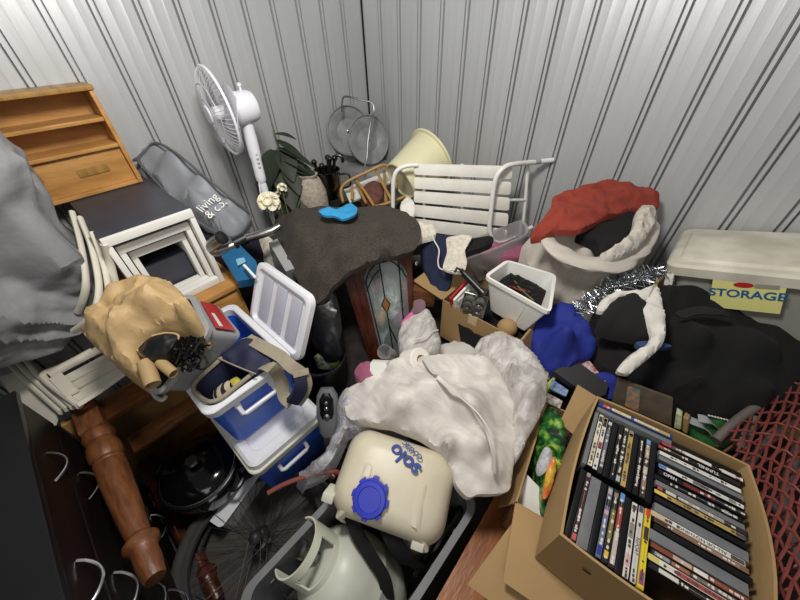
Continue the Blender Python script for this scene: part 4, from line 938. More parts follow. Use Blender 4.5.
# ---- plastic bag and netting
bm = heap([(338, 400, .46), (349, 388, .50), (365, 382, .54), (376, 396, .54), (380, 418, .52), (358, 428, .50), (347, 428, .48), (341, 440, .45), (330, 462, .40), (318, 474, .36), (300, 482, .30), (296, 486, .26), (304, 470, .30), (322, 456, .36), (336, 430, .42)], [(350, 405, .52), (328, 462, .38)], drop=.10, dome=.03, dw=.05, wr=.02, wf=12, ang=.8, res=.012, seed=31)
single('clear_plastic_bag', bm, PLBAG, 'crumpled clear plastic bag between lower cooler and sprayer', 'plastic bag')
nt_ = [(343, 400, .52), (352, 386, .55), (374, 376, .60), (396, 359, .65), (424, 356, .66), (452, 354, .665), (480, 356, .665), (503, 368, .64), (514, 395, .62), (517, 430, .60), (513, 468, .58), (509, 490, .57), (494, 494, .57), (480, 494, .57), (468, 497, .55), (457, 486, .55), (450, 468, .565), (434, 446, .585), (403, 430, .59), (370, 422, .575), (348, 418, .53)]
bm = heap(nt_, [(430, 385, .72), (470, 400, .73), (480, 440, .69), (400, 400, .69), (450, 440, .68), (495, 470, .62)], drop=.05, dome=.012, dw=.06, wr=.009, wf=6, ang=.7, an=4, res=.010, seed=41, cr=.012, cf=9)
t = single('mosquito_net', bm, NET, 'large folded white mosquito net lying across the sprayer tank', 'netting')
bm = B(); ribbon(bm, [W(423, 357, .70), W(433, 372, .735), W(447, 386, .755), W(462, 398, .76), (W(476, 412, .755)), W(487, 430, .74), W(493, 450, .72), W(494, 472, .66)], .018, .004, V((.8, -.3, .2)), 6); part('tape', bm, WCLOTH, t, 'white drawstring tape')
tl = [(474, 352, .68), (482, 339, .71), (500, 333, .73), (518, 340, .73), (532, 354, .72), (545, 374, .70), (546, 398, .66), (538, 420, .63), (528, 438, .60), (516, 462, .58), (510, 440, .58), (512, 405, .62), (502, 375, .66), (488, 358, .67)]
bm = heap(tl, [(510, 365, .76), (530, 390, .72)], drop=.08, dome=.03, dw=.05, wr=.024, wf=11, ang=1.2, an=3.5, res=.007, seed=43, cr=.02, cf=16)
single('tulle_bundle', bm, NETT, 'crumpled sheer white tulle bundle between the net and the blue cloth', 'netting')
bm = heap([(398, 338, .60), (404, 322, .63), (416, 316, .65), (428, 311, .66), (436, 326, .66), (441, 342, .64), (437, 352, .63), (420, 357, .62), (402, 352, .60)], drop=.08, dome=.035, dw=.05, wr=.014, wf=14, res=.010, seed=44)
single('sheer_pouch', bm, NETT, 'greyish sheer drawstring pouch in front of the centre carton', 'pouch')
bm = B(); tube(bm, [W(413, 340, .685), W(424, 337, .70), W(432, 332, .695), (W(438, 330, .68))], .003, 6, sub=5); single('pouch_cord', bm, WCLOTH, 'thin white cord lying across the sheer pouch', 'cord')
bm = heap([(401, 324, .63), (405, 318, .64), (411, 312, .65), (414, 317, .65), (409, 323, .64)], drop=.02, dome=.01, wr=.012, wf=25, res=.007, sub=2); single('pink_ribbon', bm, HOTPINK, 'bright pink ribbon scrap above the sheer pouch', 'ribbon')
bm = heap([(354, 374, .57), (360, 364, .59), (370, 362, .60), (378, 371, .60), (373, 380, .585), (362, 384, .57)], drop=.05, dome=.025, wr=.012, wf=22, res=.008, seed=3); single('pink_flannel', bm, PINKCL, 'dusty pink flannel scrunched next to the toilet rolls', 'flannel')
def roll(px, py, z, dirn, label, r=.052, L_=.095):
    c = W(px, py, z); d = V(dirn).normalized(); M = axes(c, d.orthogonal(), d.cross(d.orthogonal()))
    t = thing('toilet_roll', label, 'toilet roll', (0, 0, 0), 'white toilet rolls', M)
    bm = B(); loft(bm, [[M @ V((rr * math.cos(i * PI / 16), rr * math.sin(i * PI / 16), z)) for i in range(32)] for rr, z in ((r - .003, 0), (r, .004), (r, L_ - .004), (r - .003, L_), (.021, L_), (.021, 0))], False, True); part('paper', bm, TISSUE, t)
    bm = B(); loft(bm, [[M @ V((rr * math.cos(i * PI / 12), rr * math.sin(i * PI / 12), z)) for i in range(24)] for rr, z in ((.0208, -.001), (.0208, L_ + .001), (.0188, L_ + .001), (.0188, -.001))], False, True); part('core', bm, KRAFTROLL, t)
roll(408, 362, .60, V((.62, .05, .62)), 'toilet roll with its core facing up, behind the white net')
bm = B(); c = W(380, 368, .60); M = axes(c, V((.8, .5, .1)), V((-.3, .6, .7))); rloft(bm, [(-.03, .035, .03, .012), (0, .04, .035, .012), (.03, .036, .03, .012)], M, 4); single('white_carton', bm, PAPER, 'small white carton between pink flannel and drinking glass', 'carton')
c = W(388, 353, .60); M = axes(c, V((1, .2, 0)), V((-.1, .6, .8)));
bm = B(); lathe(bm, [(.024, -.05), (.032, .05), (.0305, .05), (.023, -.045), (.002, -.045)], M @ RX(-.3), 26); single('drinking_glass', bm, CLEARPL, 'clear drinking glass lying above the white carton', 'glass')
bm = heap([(330, 410, .3), (350, 400, .34), (380, 365, .42), (440, 345, .46), (480, 345, .48), (515, 400, .44), (500, 440, .4), (430, 420, .38), (350, 425, .33)], drop=2, dome=.03, wr=.02, res=.03, seed=51)
for v in bm.verts: v.co.z = max(v.co.z, .003)
single('bedding_bundle', bm, WCLOTH, 'white bedding bundle underneath the mosquito net', 'bedding')
# ---- centre carton with its contents
t = thing('open_carton', 'open cardboard carton in the middle holding a white bin and a muffin tin', 'carton', (1.60, -.74, .43))
x0, x1, y0, y1, z0, z1 = 1.39, 1.80, -.905, -.56, .44, .70; a = .005
bm = B(); box(bm, x0, x1, y0, y0 + a, z0, z1); box(bm, x0, x1, y1 - a, y1, z0, z1); box(bm, x0, x0 + a, y0, y1, z0, z1); box(bm, x1 - a, x1, y0, y1, z0, z1); box(bm, x0, x1, y0, y1, z0, z0 + a); part('body', bm, CARD, t)
bm = B(); panel(bm, [V((x0, y0, z1)), V((x0, y1, z1)), V((1.23, -.62, .76)), V((1.22, -.92, .74))], .005); part('flap', bm, CARD, t)
bm = B(); panel(bm, [V((x1, y0, z1)), V((x1, y1, z1)), V((1.85, -.60, .60)), V((1.85, -.88, .58))], .005); part('flap', bm, CARD, t)
bm = B(); panel(bm, [W(478, 323, .697), W(486, 327, .697), W(482, 340, .63), W(474, 336, .63)], .003)
for v in bm.verts: v.co.y = min(v.co.y, y0 - .001) if v.co.y > y0 - .02 else v.co.y
bm.free(); bm = B(); box(bm, 1.545, 1.59, y0 - .002, y0 + .0005, .645, .7015); part('tape', bm, TAPE, t, 'strip of paper tape')
tp = [W(487, 276, .865), W(549, 311, .865), W(554, 275, .865), W(508, 261, .865)]
bt = [W(489, 309, .675), W(526, 332, .675)]; bt += [bt[1] + (tp[2] - tp[1]) * .8, bt[0] + (tp[3] - tp[0]) * .8]
t = thing('white_bin', 'white rectangular plastic bin tipped inside the centre carton', 'bin', bt[0])
bm = B(); quad_bin(bm, tp, bt, .004, .010, .018, .02, .006); part('body', bm, WHITE, t)
bm = B()
for u in (.33, .7):
    p = tp[0].lerp(tp[1], u); q_ = bt[0].lerp(bt[1], u); d = (q_ - p); n = (tp[1] - tp[0]).cross(d).normalized(); n = n if n.dot(CAMP - p) > 0 else -n; tube(bm, [p + d * .15 + n * .001, p + d * .97 + n * .001], .0028, 6)
part('moulding', bm, WHITE, t)
c = sum(tp, V()) / 4 - V((0, 0, .085))
bm = heap([c + V((x, y, z)) for x, y, z in ((-.09, -.06, 0), (.09, -.07, -.0), (.10, .06, .02), (-.08, .07, .03))], drop=.04, dome=.03, wr=.02, wf=22, res=.010, seed=61); single('tangled_wires', bm, BLACKCL, 'black and dark red tangle of wires inside the white bin', 'wires')
for k in range(5):
    bm = B(); tube(bm, [c + V((random.uniform(-.08, .08), random.uniform(-.05, .05), .03 + random.uniform(0, .03))) for _ in range(4)], .003, 5, sub=6)
    single('loose_wire', bm, [BLACKPL, REDCL, BLACKPL, STEM, BLACKPL][k], ['black wire loop in the white bin', 'dark red wire in the white bin', 'black wire end poking up in the white bin', 'olive wire in the white bin', 'short black wire lying in the white bin'][k], 'wire', 'loose wires in the white bin')
# muffin tin
q4 = [W(465, 291, .80), W(489, 297, .80), W(482, 322, .68), W(460, 310, .69)]; n = (q4[1] - q4[0]).cross(q4[3] - q4[0]).normalized(); n = n if n.dot(CAMP - q4[0]) > 0 else -n
t = thing('muffin_tin', 'silver muffin tin standing in the centre carton', 'baking tin', q4[3])
bm = B(); panel(bm, q4, .004); part('sheet', bm, STEEL, t)
bm = B()
def qp(u, v, o): return q4[0].lerp(q4[1], u).lerp(q4[3].lerp(q4[2], u), v) + n * o
tube(bm, [qp(u, v, .003) for u, v in ((.03, .03), (.97, .03), (.97, .97), (.03, .97))], .004, 6, True); part('rim', bm, STEEL, t)
for u in (.28, .72):
    for v in (.2, .5, .8):
        M = axes(qp(u, v, .0), q4[1] - q4[0], n.cross(q4[1] - q4[0])); bm = B(); lathe(bm, [(.026, -.001), (.024, .004), (.02, .014), (.002, .015)], M @ Matrix.Diagonal((1, .75, 1, 1)), 20); part('cup', bm, STEEL, t)
for k, (m_, lb) in enumerate(((LABELRED, 'red covered booklet at the front of the centre carton'), (PAPER, 'white booklet next to the red one in the centre carton'), (mat('printed_card', '8f8d8c', .6, var=.4, vs=60, col2='e4e2dd'), 'grey printed booklet beside the muffin tin'))):
    o = V((.022 * k, .0, .004 * k)); bm = B(); panel(bm, [W(449, 298, .74) + o, W(467, 279, .81) + o, W(470, 296, .70) + o, W(451, 312, .64) + o], .012); single('booklet', bm, m_, lb, 'booklet', 'booklets in the centre carton')
bm = B(); a, b = W(461, 270, .88), W(484, 294, .84); tube(bm, [a, a.lerp(b, .12), a.lerp(b, .14), a.lerp(b, .85), a.lerp(b, .87), b], [.010, .012, .017, .017, .021, .021], 14); tube(bm, [a, W(457, 268, .88), W(455, 272, .87)], .006, 8); single('folded_umbrella', bm, BLACKPL, 'black folded umbrella lying between the muffin tin and the lace', 'umbrella')
bm = B(); bmesh.ops.create_uvsphere(bm, u_segments=24, v_segments=14, radius=.045, matrix=TR(W(507, 328, .665))); single('brown_ball', bm, CARD, 'plain brown ball in the centre carton under the white bin', 'ball')
bm = heap([V((1.42, -.88, .60)), V((1.78, -.88, .6)), V((1.78, -.6, .6)), V((1.42, -.6, .6))], drop=.14, dome=.02, wr=.03, wf=14, res=.02, seed=66); single('carton_filling', bm, BLACKCL, 'dark cloth filling the bottom of the centre carton', 'cloth')
SLATW = mat('aged_white_slat', 'efece2', .5, var=.08, vs=14)
# ---- white slatted chair lying on its side
P0 = W(414, 163, 1.15); P1 = W(512, 165, 1.15); P1.z = P0.z; u = (P1 - P0).normalized(); n = V((u.y, -u.x, 0)); n = n if n.dot(CAMP - P0) > 0 else -n
n = (n + V((0, 0, .12))).normalized()
def S(px, py, off=0.): return Wpl(px, py, P0 + n * off, n)
t = thing('slatted_chair', 'white tubular folding chair with five slats, lying on its side near the wall', 'chair', S(450, 240) - V((0, 0, .02)))
for k in range(5):
    f0, f1 = k / 5 + .015, (k + 1) / 5 - .03
    def e(side, f): 
        a, b = ((414, 163), (413.5, 232)) if side == 0 else ((513, 165.5), (506, 245))
        return S(a[0] + (b[0] - a[0]) * f, a[1] + (b[1] - a[1]) * f)
    c4 = [e(0, f0), e(1, f0), e(1, f1), e(0, f1)]; bm = B(); R = quad_ring(c4, .012, 3); loft(bm, [[p - n * .016 for p in R], [p - n * .002 for p in R], [p.lerp(sum(c4, V()) / 4, .012) for p in R]]); part('slat', bm, SLATW, t)
def st(*pts): return [S(*p) for p in pts]
bm = B(); tube(bm, st((553, 160, -.13), (535, 162, -.10), (515, 164, .0), (505, 167, .035), (497, 176, .045), (493.5, 190, .045), (491, 212, .045), (489.5, 228, .045), (492, 238, .04), (500, 242, .02), (514, 236, -.05), (532, 227, -.11)), .0125, 12, sub=6); part('leg_loop', bm, WHITE, t)
bm = B(); tube(bm, st((418, 165, .0), (406, 166, .012), (397, 171, .018), (393.5, 181, .018), (393, 198, .018), (393, 216, .018)), .0115, 12, sub=6); part('leg_loop', bm, WHITE, t)
bm = B(); tube(bm, st((528, 163, -.11), (525, 205, -.11), (522, 231, -.11)), .009, 10, sub=4); part('crossbar', bm, WHITE, t)
bm = B(); tube(bm, st((506, 200, -.03), (526, 200, -.11)), .008, 10); part('stretcher', bm, WHITE, t)
for px in (424, 462): 
    bm = B(); tube(bm, st((px, 164, -.03), (px, 205, -.03), (px, 238, -.03)), .009, 8); part('batten', bm, WHITE, t)
bm = B(); tube(bm, st((534, 162, -.10), (540, 161.4, -.11)), .0145, 12); part('clamp', bm, GREYPL, t)
# ---- frosted tub with pink things under the chair
fl, fr = W(461, 262, .79), W(528, 234, .83); bk = V((-.10, .14, .0)); tp = [fl, fr, fr + bk, fl + bk]
bt = [W(476, 284, .64), W(526, 256, .68)]; bt += [bt[1] + bk * .8, bt[0] + bk * .8]
t = thing('frosted_tub', 'frosted plastic tub with pink contents below the slatted chair', 'tub', bt[0])
bm = B(); quad_bin(bm, tp, bt, .004, .012, .012, .06, .006); part('body', bm, CLEARPL, t)
c = sum(bt, V()) / 4; bm = blob(c + V((0, 0, .06)), (.26, .15, .11), .7, .015, 14, 71, RZ(.6)); single('pink_clothes', bm, PINKCL, 'pink clothes inside the frosted tub', 'clothes')
# cloths around
def hp(name, pts, m, label, cat, **k): return single(name, heap(pts, **k), m, label, cat)
hp('navy_trousers', [(421, 236, .90), (436, 234, .93), (452, 236, .93), (454, 255, .86), (453, 275, .78), (446, 291, .71), (434, 292, .70), (427, 275, .75), (421, 255, .83)], NAVYCL, 'navy cloth hanging below the slatted chair, left of the lace', 'clothes', drop=.05, dome=.02, wr=.016, wf=9, ang=.9, an=4, res=.012, seed=81)
hp('lace_cloth', [(447, 238, .95), (462, 235, .96), (472, 237, .96), (465, 250, .92), (467, 262, .88), (463, 273, .84), (452, 272, .84), (443, 268, .85), (447, 252, .90)], LACE, 'ivory lace cloth hanging beside the navy cloth', 'lace', drop=.012, dome=.01, wr=.012, wf=14, res=.009, seed=82)
hp('black_garment', [(463, 240, .93), (490, 236, .95), (492, 243, .93), (474, 250, .91), (462, 254, .89)], BLACKCL, 'black garment pressed between lace and frosted tub', 'clothes', drop=.03, dome=.01, wr=.01, res=.012)
hp('cream_scarf', [(408, 226, .95), (420, 222, .97), (434, 225, .97), (436, 234, .95), (424, 238, .93), (412, 242, .92)], LACE, 'cream scarf end beside the charcoal blanket', 'scarf', drop=.03, dome=.02, wr=.012, wf=18, res=.009, seed=5)
hp('white_towel', [(400, 206, 1.0), (408, 198, 1.02), (414, 202, 1.02), (414, 216, .99), (404, 220, .97)], WCLOTH, 'white towel bunched left of the chair slats', 'towel', drop=.04, dome=.02, wr=.014, wf=20, res=.009, seed=6)
bm = B(); tube(bm, [W(430, 228, .97), W(434, 240, .93), W(439, 250, .90), W(438, 262, .86), W(441, 269, .84), W(454, 270, .85), W(464, 272, .85)], .0035, 6, sub=6); single('looped_cord', bm, WCLOTH, 'white cord looping over the navy cloth', 'cord')
bm = B(); a, b = W(408, 250, .80), W(420, 275, .70); box(bm, -.05, .05, -.04, .04, -.06, .06, axes(W(416, 268, .72), V((.7, .7, 0)), V((-.7, .7, .1))), .008); t = single('black_camera_box', bm, BLACKPL, 'black plastic gadget with a silver dial beside the cabinet', 'gadget')
bm = B(); lathe(bm, [(.012, 0), (.012, .006), (.006, .01)], axes(W(416, 263, .80), V((.7, .7, 0)), V((-.3, .3, .8))), 14); part('dial', bm, CHROME, t)
bm = B(); box(bm, -.09, .09, -.05, .05, -.05, .05, axes(W(418, 292, .66), V((.75, .66, -.2)), V((-.6, .7, 0))), .006); single('brown_wood_block', bm, LEGWOOD, 'short brown wooden block right of the glass cabinet', 'wood block')
hp('dim_pink_cloth', [(410, 300, .64), (424, 300, .66), (424, 312, .62), (412, 314, .60)], mat('dusky_pink', '8a6f76', .9, var=.3), 'dusky pink cloth in the gap by the carton flap', 'cloth', drop=.03, dome=.02, wr=.01, res=.012)
# ---- vacuum tube and teal wrapper on the left
t = thing('vacuum_tube', 'grey vacuum cleaner tube with an open silver end, by the nest of tables', 'vacuum tube', W(222, 245, .98))
bm = B(); a = W(222, 238, 1.03); pts = [W(208, 250, .97), W(216, 249, .98), W(228, 246, .985), W(236, 243, .985)]
P = catmull([W(222, 238, 1.045), W(214, 243, 1.02), W(210, 248, .99), W(217, 251, .97), W(230, 247, .97), W(238, 243, .975)], 6)
tube(bm, P, .026, 18); part('elbow', bm, STEEL, t)
M = axes(W(222, 237.5, 1.047), (P[1] - P[0]).orthogonal(), (P[1] - P[0]).cross((P[1] - P[0]).orthogonal())); bm = B(); lathe(bm, [(.024, -.002), (.024, -.004)], M, 20); lathe(bm, [(.0275, .01), (.0285, -.004), (.024, -.006)], M, 22); part('opening', bm, BLACKPL, t)
bm = B(); tube(bm, [W(234, 244, .98), W(246, 238, .99)], .028, 14); part('lock_collar', bm, BLACKPL, t)
bm = B(); tube(bm, [W(244, 239, .99), W(258, 235, 1.0), W(272, 231, 1.01), W(280, 226, 1.02)], [.020, .020, .019, .014], 14); part('pipe', bm, STEEL, t)
bm = B(); panel(bm, [W(218, 252, .95), W(236, 246, .95), W(258, 268, .90), W(262, 284, .82), W(240, 288, .82)], .05); t = single('teal_package', bm, TEALBL, 'teal blue plastic package behind the open cooler lid', 'package')
bm = B(); tube(bm, [W(244, 265, .935), W(256, 278, .91)], .006, 8); part('white_strip', bm, WHITE, t)
bm = B(); panel(bm, [W(233, 250, .953), W(240, 248, .953), W(246, 262, .925), (W(238, 266, .925))], .003); part('pale_panel', bm, mat('pale_teal', '7fb0c4', .4, var=.1), t)
hp('purple_bag', [(196, 226, .98), (214, 232, .96), (232, 240, .94), (250, 232, .96), (258, 240, .92), (240, 256, .88), (214, 250, .90)], mat('dark_purple_cloth', '1f1b30', .9, var=.3), 'dark purple cloth under the grey carry bag', 'cloth', drop=.2, dome=.01, wr=.01, res=.014)
# ================================================================== RIGHT SIDE
# ---- storage box with white lid
bx0, bx1, by0, by1 = 2.125, 2.80, -.385, -.03
cx, cy, hw, hd = (bx0 + bx1) / 2, (by0 + by1) / 2, (bx1 - bx0) / 2, (by1 - by0) / 2
TB = TR(bx0, by0, .97) @ RY(-.29) @ TR(-bx0, -by0, -.97)
t = thing('storage_box', 'large clear storage box with a dusty white lid and yellow label, against the right wall', 'storage box', (cx, cy, .50))
bm = B(); rloft(bm, [(.50, hw - .06, hd - .04, .04), (.93, hw - .012, hd - .012, .04), (.93, hw - .018, hd - .018, .035), (.51, hw - .066, hd - .046, .035)], TB @ TR(cx, cy, 0), 6); part('body', bm, CLEARBIN, t)
bm = B(); rloft(bm, [(.925, hw - .002, hd - .002, .035), (.925, hw + .012, hd + .012, .04), (.962, hw + .014, hd + .014, .04), (.972, hw + .004, hd + .004, .035), (.974, hw - .02, hd - .02, .03), (.984, hw - .03, hd - .03, .03), (.986, hw - .05, hd - .05, .03)], TB @ TR(cx, cy, 0), 6); part('lid', bm, DUSTLID, t, 'dusty white lid')
bm = B(); box(bm, bx0 - .008, bx0 + .02, by0 - .012, by0 + .015, .86, .93, TB, .005); part('clip', bm, WHITE, t)
yb = by0 - .012; a, b = Wy(713, 278.5, yb), Wy(788, 283, yb); wl = (b - a).length
M = axes((a + b) / 2, b - a, V((0, -.04, 1)))
bm = B(); box(bm, -wl / 2, wl / 2, -.13, 0, -.003, .0, M); lb = part('label', bm, YELLAB, t, 'yellow paper label')
lettering('STORAGE', .046, LABBLUE, lb, M @ TR(0, -.060, .001), 'lettering', .0005, .98)
bm = B(); lathe(bm, [(.022, 0), (.022, .0012)], M @ TR(-.01, -.02, 0) @ Matrix.Diagonal((1.2, .5, 1, 1)), 20); part('red_mark', bm, LABRED, lb)
bm = B(); box(bm, wl / 2 - .075, wl / 2 - .015, -.03, -.012, 0, .001, M); part('fine_print', bm, CLEARBIN, lb)
bm = blob(V((cx - .2, cy - .05, .72)), (.22, .2, .34), .8, .015, 10, 90); single('stored_linen', bm, WCLOTH, 'pale linen inside the clear storage box', 'linen')
bm = B(); box(bm, 2.09, 2.85, -.44, -.03, .0, .497, bev=.01); single('lower_carton', bm, CARD, 'cardboard carton supporting the clear storage box', 'carton')
bm = B(); tube(bm, [W(655, 299, .83), W(655, 286, .88), W(660, 279, .90), W(666, 276, .90)], .014, 8, sub=5, flat=(.008, .016)); single('tape_ring', bm, CARD, 'brown hoop standing left of the clear storage box', 'hoop')
# ---- beige laundry bag, black contents and red cloth
def hp2(name, pts, m, label, cat, **k): return single(name, heap(pts, **k), m, label, cat)
bag = [(521, 250, .80), (533, 236, .88), (552, 226, .95), (585, 217, 1.0), (620, 208, 1.05), (645, 207, 1.06), (656, 214, 1.05), (655, 233, .97), (647, 256, .90), (630, 278, .82), (612, 296, .76), (596, 304, .73), (574, 303, .71), (558, 291, .71), (530, 268, .74)]
bm = heap(bag, [(550, 242, .965), (562, 256, .955), (586, 264, .945), (612, 264, .94), (634, 252, .95), (648, 236, .965), (545, 268, .84), (572, 282, .85), (600, 284, .85), (628, 268, .87), (590, 240, .99), (620, 230, 1.0)], drop=.30, dome=.02, dw=.06, wr=.016, wf=7, ang=-.55, an=4, res=.012, seed=91, cr=.02, cf=7)
t = single('laundry_bag', bm, ECRU, 'big off-white drawstring laundry bag slumped against the right wall', 'laundry bag')
bm = B(); rim = [W(x, y, z) for x, y, z in ((547, 231, 1.0), (551, 244, .985), (565, 255, .975), (588, 263, .965), (612, 263, .96), (633, 253, .97), (647, 238, .985), (654, 222, 1.02))]
P = catmull(rim, 8); rings = []
for i, p in enumerate(P):
    tt = (P[min(i + 1, len(P) - 1)] - P[max(i - 1, 0)]).normalized(); s = tt.cross(V((0, 0, 1))).normalized(); up = s.cross(tt); rr = .032 * (.5 + .5 * math.sin(PI * min(1, (i + 2) / (len(P) + 2))))
    rings.append([p - V((0, 0, .005)) + (s * math.cos(a * PI / 12) * rr * 1.5 + up * math.sin(a * PI / 12) * rr * .7) * (1 + .45 * noise.noise(p * 12 + V((math.cos(a * PI / 12), math.sin(a * PI / 12), 0)) * .9)) for a in range(24)])
loft(bm, rings); part('rolled_rim', bm, ECRU, t)
bm = heap([(600, 255, 1.0), (612, 248, 1.02), (626, 238, 1.035), (633, 226, 1.05), (635, 214, 1.06), (642, 208, 1.065), (654, 211, 1.06), (655, 222, 1.045), (648, 236, 1.02), (636, 250, 1.0), (618, 259, .99), (604, 261, .985)], drop=.03, dome=.02, dw=.03, wr=.016, wf=22, ang=.9, an=1.5, res=.008, seed=14, cr=.03, cf=26)
part('fleece_lining', bm, ECRU_IN, t, 'cream fleece lining')
hp2('black_jumper', [(577, 232, 1.02), (596, 224, 1.04), (620, 212, 1.05), (634, 210, 1.05), (633, 226, 1.03), (622, 241, 1.01), (606, 255, .99), (600, 250, 1.0), (594, 240, 1.01)], BLACKCL, 'black jumper stuffed in the mouth of the laundry bag', 'clothes', drop=.05, dome=.015, wr=.016, wf=12, res=.011, seed=92)
red = [(530, 238, .98), (538, 224, 1.03), (551, 209, 1.07), (553, 197, 1.10), (568, 192, 1.11), (583, 188, 1.12), (604, 182, 1.13), (625, 184, 1.13), (648, 189, 1.12), (657, 196, 1.10), (659, 207, 1.07), (648, 209, 1.065), (633, 209, 1.075), (615, 214, 1.075), (600, 220, 1.07), (583, 229, 1.06), (572, 231, 1.05), (556, 230, 1.04), (541, 238, 1.0)]
hp2('red_cloth', red, REDCL, 'crumpled red cloth lying over the top of the laundry bag', 'cloth', inner=[(600, 203, 1.11), (565, 214, 1.09)], drop=.03, dome=.015, dw=.05, wr=.034, wf=10, ang=-.85, an=4, res=.008, seed=93, cr=.03, cf=12)
# ---- tinsel
bm = B(); rnd = random.Random(5); path = catmull([W(572, 318, .76), W(582, 306, .80), W(597, 298, .84), (W(612, 288, .88)), W(628, 280, .91), W(645, 276, .92), W(663, 272, .92)], 14)
for p in path:
    for _ in range(13):
        d = V((rnd.gauss(0, 1), rnd.gauss(0, 1), rnd.gauss(.2, 1))).normalized(); s = d.orthogonal().normalized() * .0016; L_ = rnd.uniform(.018, .04); q_ = p + V((rnd.gauss(0, .012), rnd.gauss(0, .012), rnd.gauss(0, .006)))
        vs = [bm.verts.new(x) for x in (q_ - s, q_ + s, q_ + d * L_ + s, q_ + d * L_ - s)]; bm.faces.new(vs)
tube(bm, path, .004, 5); single('tinsel_garland', bm, TINSEL, 'silver tinsel garland lying between the laundry bag and the black clothes', 'tinsel', kind='stuff')
# ---- black clothes
bk_ = [(590, 322, .74), (598, 308, .79), (615, 298, .83), (645, 291, .86), (668, 287, .87), (690, 286, .875), (720, 290, .875), (760, 294, .87), (800, 299, .87), (835, 303, .87), (850, 340, .8), (840, 392, .73), (805, 410, .69), (768, 421, .665), (735, 420, .66), (708, 416, .655), (682, 404, .65), (655, 391, .65), (630, 376, .65), (606, 362, .65), (592, 345, .68)]
bm = heap(bk_, [(700, 330, .88), (760, 340, .87), (650, 350, .80), (700, 380, .77), (760, 390, .76), (620, 340, .78)], drop=.16, dome=.02, dw=.06, wr=.016, wf=6.5, ang=.15, an=4, res=.013, seed=95, cr=.035, cf=6)
t = single('black_coat', bm, BLACKCL, 'big black coat spread in front of the clear storage box', 'coat')
bm = heap([(676, 312, .905), (700, 306, .915), (724, 310, .915), (728, 316, .905), (700, 314, .91), (684, 318, .90)], drop=.004, dome=.003, wr=.004, res=.012); part('pocket_flap', bm, BLKNIT, t)
hp2('black_hood', [(597, 327, .83), (604, 312, .88), (616, 300, .91), (632, 296, .92), (645, 306, .91), (651, 322, .88), (653, 338, .85), (634, 337, .84), (612, 333, .83)], BLKNIT, 'rounded black knitted hat on the coat beside the white sleeve', 'hat', drop=.04, dome=.05, dw=.07, wr=.006, wf=6, res=.011, seed=96)
hp2('white_sleeve', [(648, 296, .93), (656, 287, .94), (661, 298, .935), (664, 312, .925), (666, 330, .90), (662, 345, .87), (650, 357, .845), (636, 368, .82), (628, 374, .80), (617, 370, .80), (630, 355, .83), (646, 345, .86), (652, 333, .885), (646, 318, .91), (643, 308, .925)], WCLOTH, 'curved white shirt sleeve lying across the black coat', 'sleeve', drop=.02, dome=.018, dw=.03, wr=.012, wf=14, ang=1.1, an=2.5, res=.009, seed=97)
hp2('white_collar', [(597, 309, .87), (604, 298, .90), (620, 291, .925), (636, 291, .935), (648, 287, .945), (655, 285, .945), (650, 296, .94), (640, 301, .93), (626, 296, .925), (612, 302, .905), (604, 311, .885)], WCLOTH, 'white shirt collar behind the black knitted hat', 'collar', drop=.02, dome=.015, dw=.03, wr=.012, wf=16, res=.009, seed=98)
hp2('blue_lining', [(636, 342, .832), (648, 341, .845), (662, 342, .85), (672, 346, .85), (662, 347, .848), (642, 347, .832)], mat('dull_blue_cloth', '31466e', .9, var=.15), 'dull blue strip of lining showing on the black coat', 'cloth', drop=.02, dome=.006, wr=.005, res=.01)
hp2('dark_shirt', [(588, 345, .69), (600, 336, .73), (622, 340, .76), (632, 355, .74), (622, 372, .68), (606, 368, .66), (594, 360, .66)], BLKNIT, 'black shirt bunched between the blue cloth and the white sleeve', 'shirt', drop=.06, dome=.02, wr=.022, wf=14, an=2, res=.011, seed=99)
# ---- royal blue cloth
hp2('blue_cloth', [(532, 342, .66), (536, 322, .71), (546, 309, .75), (560, 304, .77), (574, 308, .78), (588, 324, .77), (595, 340, .74), (594, 354, .70), (583, 362, .67), (562, 371, .65), (545, 370, .63), (534, 358, .63)], BLUECL, 'royal blue cloth bundle next to the white bin', 'cloth', inner=[(565, 335, .79)], drop=.14, dome=.03, dw=.07, wr=.012, wf=8, ang=.9, an=2, res=.009, seed=100, cr=.03, cf=11)
hp2('blue_bag_strap', [(594, 376, .66), (606, 372, .67), (617, 378, .67), (617, 394, .63), (606, 398, .61)], BLUECL, 'royal blue cloth corner in the gap above the brown picture board', 'cloth', drop=.08, dome=.01, wr=.008, res=.011)
# ---- loose cases and books behind the DVD carton
PRN = mat('printed_panel', '40403e', .5, var=.7, vs=55, col2='c9c0b4')
def slab(name, pts, th, m, label, cat, group=None):
    P = [V(p) if isinstance(p, Vector) else W(*p) for p in pts]; s = 1 if (P[1] - P[0]).cross(P[2] - P[0]).z > 0 else -1
    bm = B(); panel(bm, P, th, s); bmesh.ops.bevel(bm, geom=bm.edges[:], offset=.0015, segments=1, affect='EDGES'); return single(name, bm, m, label, cat, group)
slab('black_case', [(553, 371, .66), (575, 359, .68), (609, 384, .67), (606, 395, .64), (592, 399, .62)], .035, mat('matt_black_case', '222222', .5, var=.2), 'black padded case lying behind the open cardboard boxes', 'case')
slab('magazine', [(562, 361, .655), (590, 361, .67), (606, 381, .66), (604, 386, .65), (580, 372, .65)], .012, mat('magazine_print', 'd8d3cc', .4, var=.9, vs=40, col2='933a40'), 'red and white printed magazine under the black padded case', 'magazine')
slab('yellow_case', [(545, 385, .60), (554, 376, .61), (556, 378, .61), (548, 390, .59)], .09, mat('acid_yellow', 'c9cc5a', .4, var=.1), 'acid yellow spined case leaning behind the open cardboard boxes', 'case')
